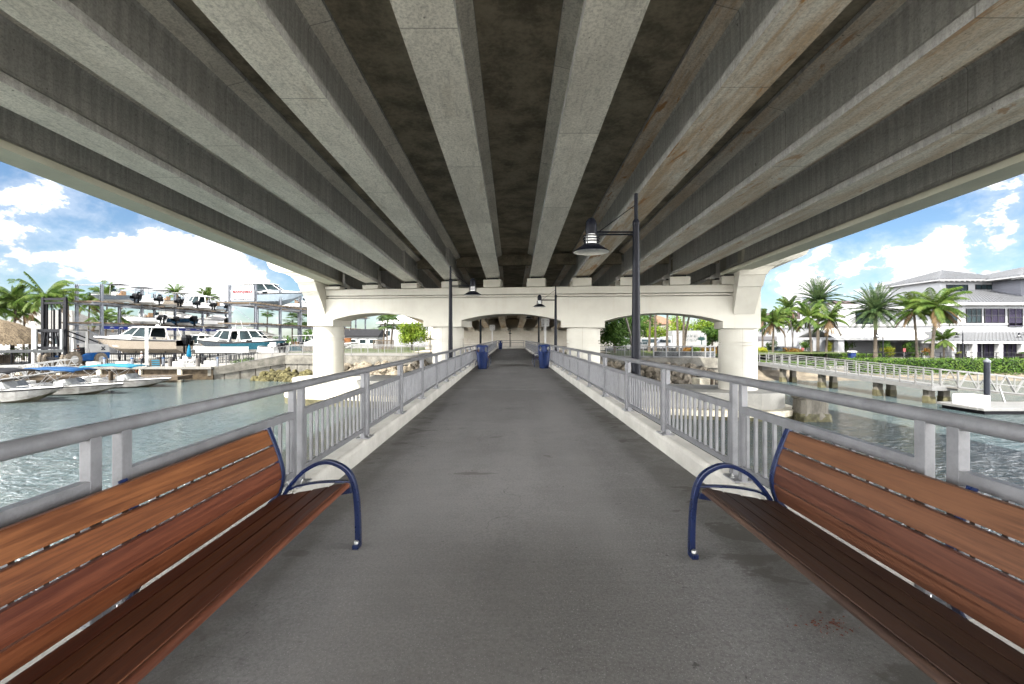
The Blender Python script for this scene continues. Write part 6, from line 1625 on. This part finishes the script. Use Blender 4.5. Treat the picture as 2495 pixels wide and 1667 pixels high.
shrub('small tree fern under the left upper windows', 1880, 826, 858, 74, 26, None, HEDGE, 350, .14, 78); shrub('leafy small palm before the lower windows of the long building', 1962, 826, 860, 78, 28, None, HEDGE, 350, .15, 79); shrub('tall leafy plant beside the canopy post', 2062, 826, 862, 76, 30, None, HEDGE, 450, .15, 80); shrub('thin leafy plant left of the canopy post', 2018, 832, 862, 73, 18, None, YELL, 300, .12, 81)
GP = 'palms on the terrace in front of the white buildings'
for i, a in enumerate([('date', 'left date palm with a stiff round crown above the coconut palms', 1993, 732, 70, 3.6, RGT), ('date', 'right date palm with a stiff round crown in front of the canopy', 2133, 757, 66, 4.0, RGT), ('calm', 'coconut palm nearest the outer pier column on the terrace', 1885, 785, 65, 2.6, RGT), ('calm', 'coconut palm left of the left date palm trunk', 1969, 772, 64, 3.0, RGT), ('calm', 'coconut palm right of the left date palm trunk', 2019, 778, 65, 3.0, RGT),
                       ('calm', 'coconut palm left of the lantern tower', 2226, 756, 63, 3.3, RGT), ('coco', 'large windblown coconut palm before the restaurant roof', 2284, 742, 60, 3.7, RGT), ('calm', 'slim palm half hidden by the outer pier column', 1858, 778, 72, 2.2, RGT), ('calm', 'slim tall palm with pale trunk, left of the thin pair', 1906, 770, 80, 2.3, RGT), ('calm', 'tallest of the slim palms with pale trunks', 1922, 750, 82, 2.8, RGT), ('calm', 'slim palm with pale trunk, right of the thin pair', 1934, 790, 84, 2.0, RGT), ('calm', 'small palm in front of the restaurant low roof', 2300, 828, 66, 2.2, RGT)]):
    palm(*a, lean=[0, 0, .1, -.5, .4, -.5, .7, 0, -.6, -.8, .3, 0][i], r=[.24, .26, .16, .17, .16, .17, .2, .15, .10, .10, .09, .13][i], group=GP, tm=TRUNKW if 8 <= i <= 10 else None)

# ------------------------------------------------------------------ car park seen through the right arch
CARW = M('white_car_paint', (.66, .66, .66), .25, coat=.6, var=.03); CARD = M('dark_car_paint', (.02, .022, .03), .25, coat=.6, var=.05); CARS = M('silver_car_paint', (.40, .41, .42), .25, .3, coat=.6, var=.03)
LIGHTW = M('headlight_glass', (.7, .7, .7), .1); LIGHTR = M('tail_light', (.35, .02, .02), .2)
def car(label, kind, x, y, zg, rz, m, name='parked_car', cat='car', group='vehicles in the car park'):
    """side profile in x (front at +x), crowned cabin; wheels with rims"""
    t = thing(name, label, cat, (x, y, zg), rz, group); W2 = .88
    if kind == 'van': pr = [(-2.4, .35), (-2.45, 1.0), (-2.35, 1.95), (-2.1, 2.05), (.9, 2.05), (1.5, 1.95), (2.1, 1.2), (2.6, 1.05), (2.7, .6), (2.65, .35)]; win = [(-2.0, 1.25, -.9, 1.8), (-.8, 1.25, .3, 1.8), (.45, 1.25, 1.5, 1.75)]; wx = (-1.6, 1.75)
    elif kind == 'pickup': pr = [(-2.8, .5), (-2.85, 1.15), (-1.0, 1.2), (-.95, 1.85), (-.7, 1.92), (.5, 1.92), (1.15, 1.28), (2.5, 1.15), (2.65, .9), (2.6, .5)]; win = [(-.75, 1.28, -.1, 1.78), (.0, 1.28, .85, 1.7)]; wx = (-1.8, 1.8)
    elif kind == 'suv': pr = [(-2.3, .4), (-2.35, 1.0), (-2.1, 1.7), (-1.8, 1.78), (.4, 1.75), (1.2, 1.12), (2.2, 1.0), (2.35, .7), (2.3, .4)]; win = [(-1.9, 1.12, -.9, 1.62), (-.8, 1.12, .1, 1.62), (.2, 1.12, .9, 1.5)]; wx = (-1.4, 1.45)
    else: pr = [(-2.2, .35), (-2.25, .9), (-1.6, 1.0), (-1.0, 1.42), (.2, 1.42), (1.0, .98), (2.1, .85), (2.25, .55), (2.2, .35)]; win = [(-1.1, 1.0, -.3, 1.33), (-.2, 1.0, .55, 1.3)]; wx = (-1.35, 1.4)
    mb = MB(); rows = []
    for yy, k in ((-W2, 0), (-W2 * .98, 1), (W2 * .98, 1), (W2, 0)): rows.append([(p, yy * (1 if q < 1.15 else .86), q if k else q - .02) for p, q in pr])
    mb.loft(rows); mb.build('body', m, t, bevel=.04)
    for sg in (-1, 1):
        for a0, b0, a1, b1 in win: q = MB(); q.box(((a0 + a1) / 2, sg * W2 * .925, (b0 + b1) / 2), (a1 - a0, .10, b1 - b0), rx=sg * .16); q.build('side_window', GLASS, t, bevel=.02)
        q = MB(); q.box((pr[-2][0] - .08, sg * .62, .78), (.14, .32, .16)); q.build('headlight', LIGHTW, t); q = MB(); q.box((pr[1][0] + .06, sg * .66, .92), (.12, .24, .26)); q.build('tail_light', LIGHTR, t)
        for x_ in wx:
            q = MB(); q.tube([(0, -.11, 0), (0, .11, 0)], .34, 18); o = q.build('wheel', RUBBER, t, (x_, sg * .8, .34)); q = MB(); q.tube([(0, -.12, 0), (0, .12, 0)], .2, 14); q.build('rim', CARS, o)
    return t
PZ = PRM + .01
car('white pickup truck with red tailgate mark next to the box truck', 'pickup', at(1618, 0, 71.5).x, 71.5, PZ, R(180), CARW)
car('white passenger van behind the palm trunks', 'van', at(1582, 0, 76).x, 76, PZ, R(180), CARW); car('pale saloon car behind the near lamp post, in the right arch', 'car', at(1556, 0, 72).x, 72, PZ, R(185), CARS)
car('dark estate car parked by the croton bed on the terrace', 'suv', at(1905, 0, 72).x, 72, RGT, R(175), CARD); car('second dark car behind the first, beside the pier column', 'suv', at(1880, 0, 76).x, 76, RGT, R(175), CARD)
tk = thing('box_truck', 'white box truck with green plant picture and script lettering', 'truck', (at(1671, 0, 76).x, 76, PZ), 0, 'vehicles in the car park')
TW = 82 * 75 / F
mb = MB(); mb.box((.2, 0, 1.95), (TW, 2.3, 2.5)); mb.build('cargo_box', CARW, tk, bevel=.03)
mb = MB(); mb.loft([[(-TW / 2 - 1.5, y, z) for y, z in ((-1, .5), (1, .5), (1, 1.3), (-1, 1.3))], [(-TW / 2 - 1.25, y, z) for y, z in ((-1, .5), (1, .5), (.95, 2.2), (-.95, 2.2))], [(-TW / 2 + .15, y, z) for y, z in ((-1, .5), (1, .5), (.95, 2.3), (-.95, 2.3))]]); o = mb.build('cab', CARW, tk, bevel=.04)
mb = MB(); mb.box((-TW / 2 - .6, -.98, 1.75), (.75, .06, .6)); mb.box((-TW / 2 - 1.33, 0, 1.78), (.05, 1.7, .65), ry=.25); mb.build('cab_window', GLASS, o)
for x_ in (-TW / 2 - .6, TW / 2 - 1.2):
    for sg in (-1, 1): q = MB(); q.tube([(0, -.14, 0), (0, .14, 0)], .42, 18); w_ = q.build('wheel', RUBBER, tk, (x_, sg * .95, .42)); q = MB(); q.tube([(0, -.15, 0), (0, .15, 0)], .22, 14); q.build('rim', CARS, w_)
GRN = plain('truck_green_ink', (.05, .13, .12)); mb = MB(); r = random.Random(3)
for k in range(13):
    q = R(20 + 140 * k / 12); l = .95 * r.uniform(.75, 1.05); c = (2.15, 1.55); e = (c[0] + l * math.cos(q), c[1] + l * math.sin(q)); nx, nz = -math.sin(q) * .07, math.cos(q) * .07; m_ = (c[0] + .55 * (e[0] - c[0]), c[1] + .55 * (e[1] - c[1]) + .03)
    mb.prism([c, (m_[0] + nx, m_[1] + nz), e, (m_[0] - nx, m_[1] - nz)], -1.165 - .002 * k, -1.155)
mb.prism([(2.05, .9), (2.25, .9), (2.2, 1.6), (2.1, 1.6)], -1.162, -1.154); mb.build('plant_picture', GRN, tk)
mb = MB()
for (x0, z0, pts) in ((-1.6, 2.75, [(0, 0), (.3, .25), (.75, .3)]), (-.9, 2.15, [(0, 0), (.05, .35), (.25, .4), (.2, .1), (0, 0), (.3, -.05)]), (-.3, 2.15, [(0, .3), (.05, 0), (.25, .05), (.3, .3)]), (.25, 2.15, [(0, 0), (.1, .35), (.2, .0), (.35, .38)]), (.85, 2.15, [(0, .1), (.25, .3), (.1, 0), (.4, .05)]), (-.6, 1.45, [(0, 0), (.1, .3), (.3, .1), (.5, .35)]), (.2, 1.45, [(0, .2), (.3, .3), (.2, 0), (.6, .1)]), (.95, 1.45, [(0, .3), (.2, 0), (.4, .3)])):
    mb.tube([(x0 + a, -1.16, z0 + b) for a, b in pts], .03, 5)
mb.build('script_lettering', GRN, tk)
# trees and palms of the car park
tree('seagrape_tree', 'dense dark green broadleaf tree beside the right inner pier column', 'tree', at(1497, 0, 62).x, 62, PRM, 2.9, 2.6, 3.0, TREEG, 5200, .17, .15, 81, 26)
for k, (u, d, rx, h, m, lab) in enumerate(((1575, 92, 3.0, 4.2, TREEG, 'mid green tree behind the white van'), (1600, 84, 2.0, 2.8, LIME, 'light green young tree left of the box truck'), (1655, 90, 3.4, 4.3, LIME, 'bright green tree above the box truck'), (1705, 86, 2.8, 3.6, LIME, 'bright green tree at the right end of the box truck'), (1735, 70, 1.9, 2.9, TREEG, 'dark green tree right of the box truck'), (1765, 78, 2.2, 3.4, LIME, 'light green tree behind the right pier column'), (1545, 98, 3.0, 5.0, TREEG, 'tree behind the near lamp post'))):
    tree('broadleaf_tree', lab, 'tree', at(u, 0, d).x, d, PRM, rx, rx * .85, h, m, 2600, .17, .13, 90 + k, 16)
for k, (u, y, d, ln, lab) in enumerate(((1587, 735, 66, .3, 'palm trunk left of the pair behind the white van'), (1597, 722, 64, 0, 'second palm trunk in the right arch, straight'), (1627, 728, 64, .1, 'palm trunk before the pickup truck'), (1648, 730, 62, -.2, 'palm trunk before the front of the box truck'), (1667, 728, 62, .1, 'thick palm trunk before the middle of the box truck'), (1684, 752, 64, 1.0, 'leaning palm trunk before the box truck lettering'), (1512, 738, 60, -1.6, 'palm with pale trunk leaning over the railing beside the dense tree'))):
    palm('fan' if k != 6 else 'coco', lab, u, y, d, 1.9, PRM, lean=ln, r=.17, group='palm trunks in the car park', tm=TRUNKW if k == 6 else None)
for k, (u, y0, y1, d, w_, m, lab) in enumerate(((1675, 845, 862, 56, 26, REDL, 'red and green planting bed left, before the box truck'), (1695, 843, 862, 55.5, 28, HEDGE, 'green planting in the middle of the bed'), (1722, 845, 864, 55, 30, REDL, 'red brown planting at the right of the bed'), (1745, 846, 866, 54, 22, REDL, 'red planting beside the right pier column'))): shrub(lab, u, y0, y1, d, w_, None, m, 380, .12, 100 + k)
house('house with orange tile roof far behind the palm trunks', at(1613, 0, 104).x, 104, 6.5, 6, PRM, 3.2, 5.2, BEI, M('orange_tile', (.40, .24, .16), .8, var=.2), nwin=2)
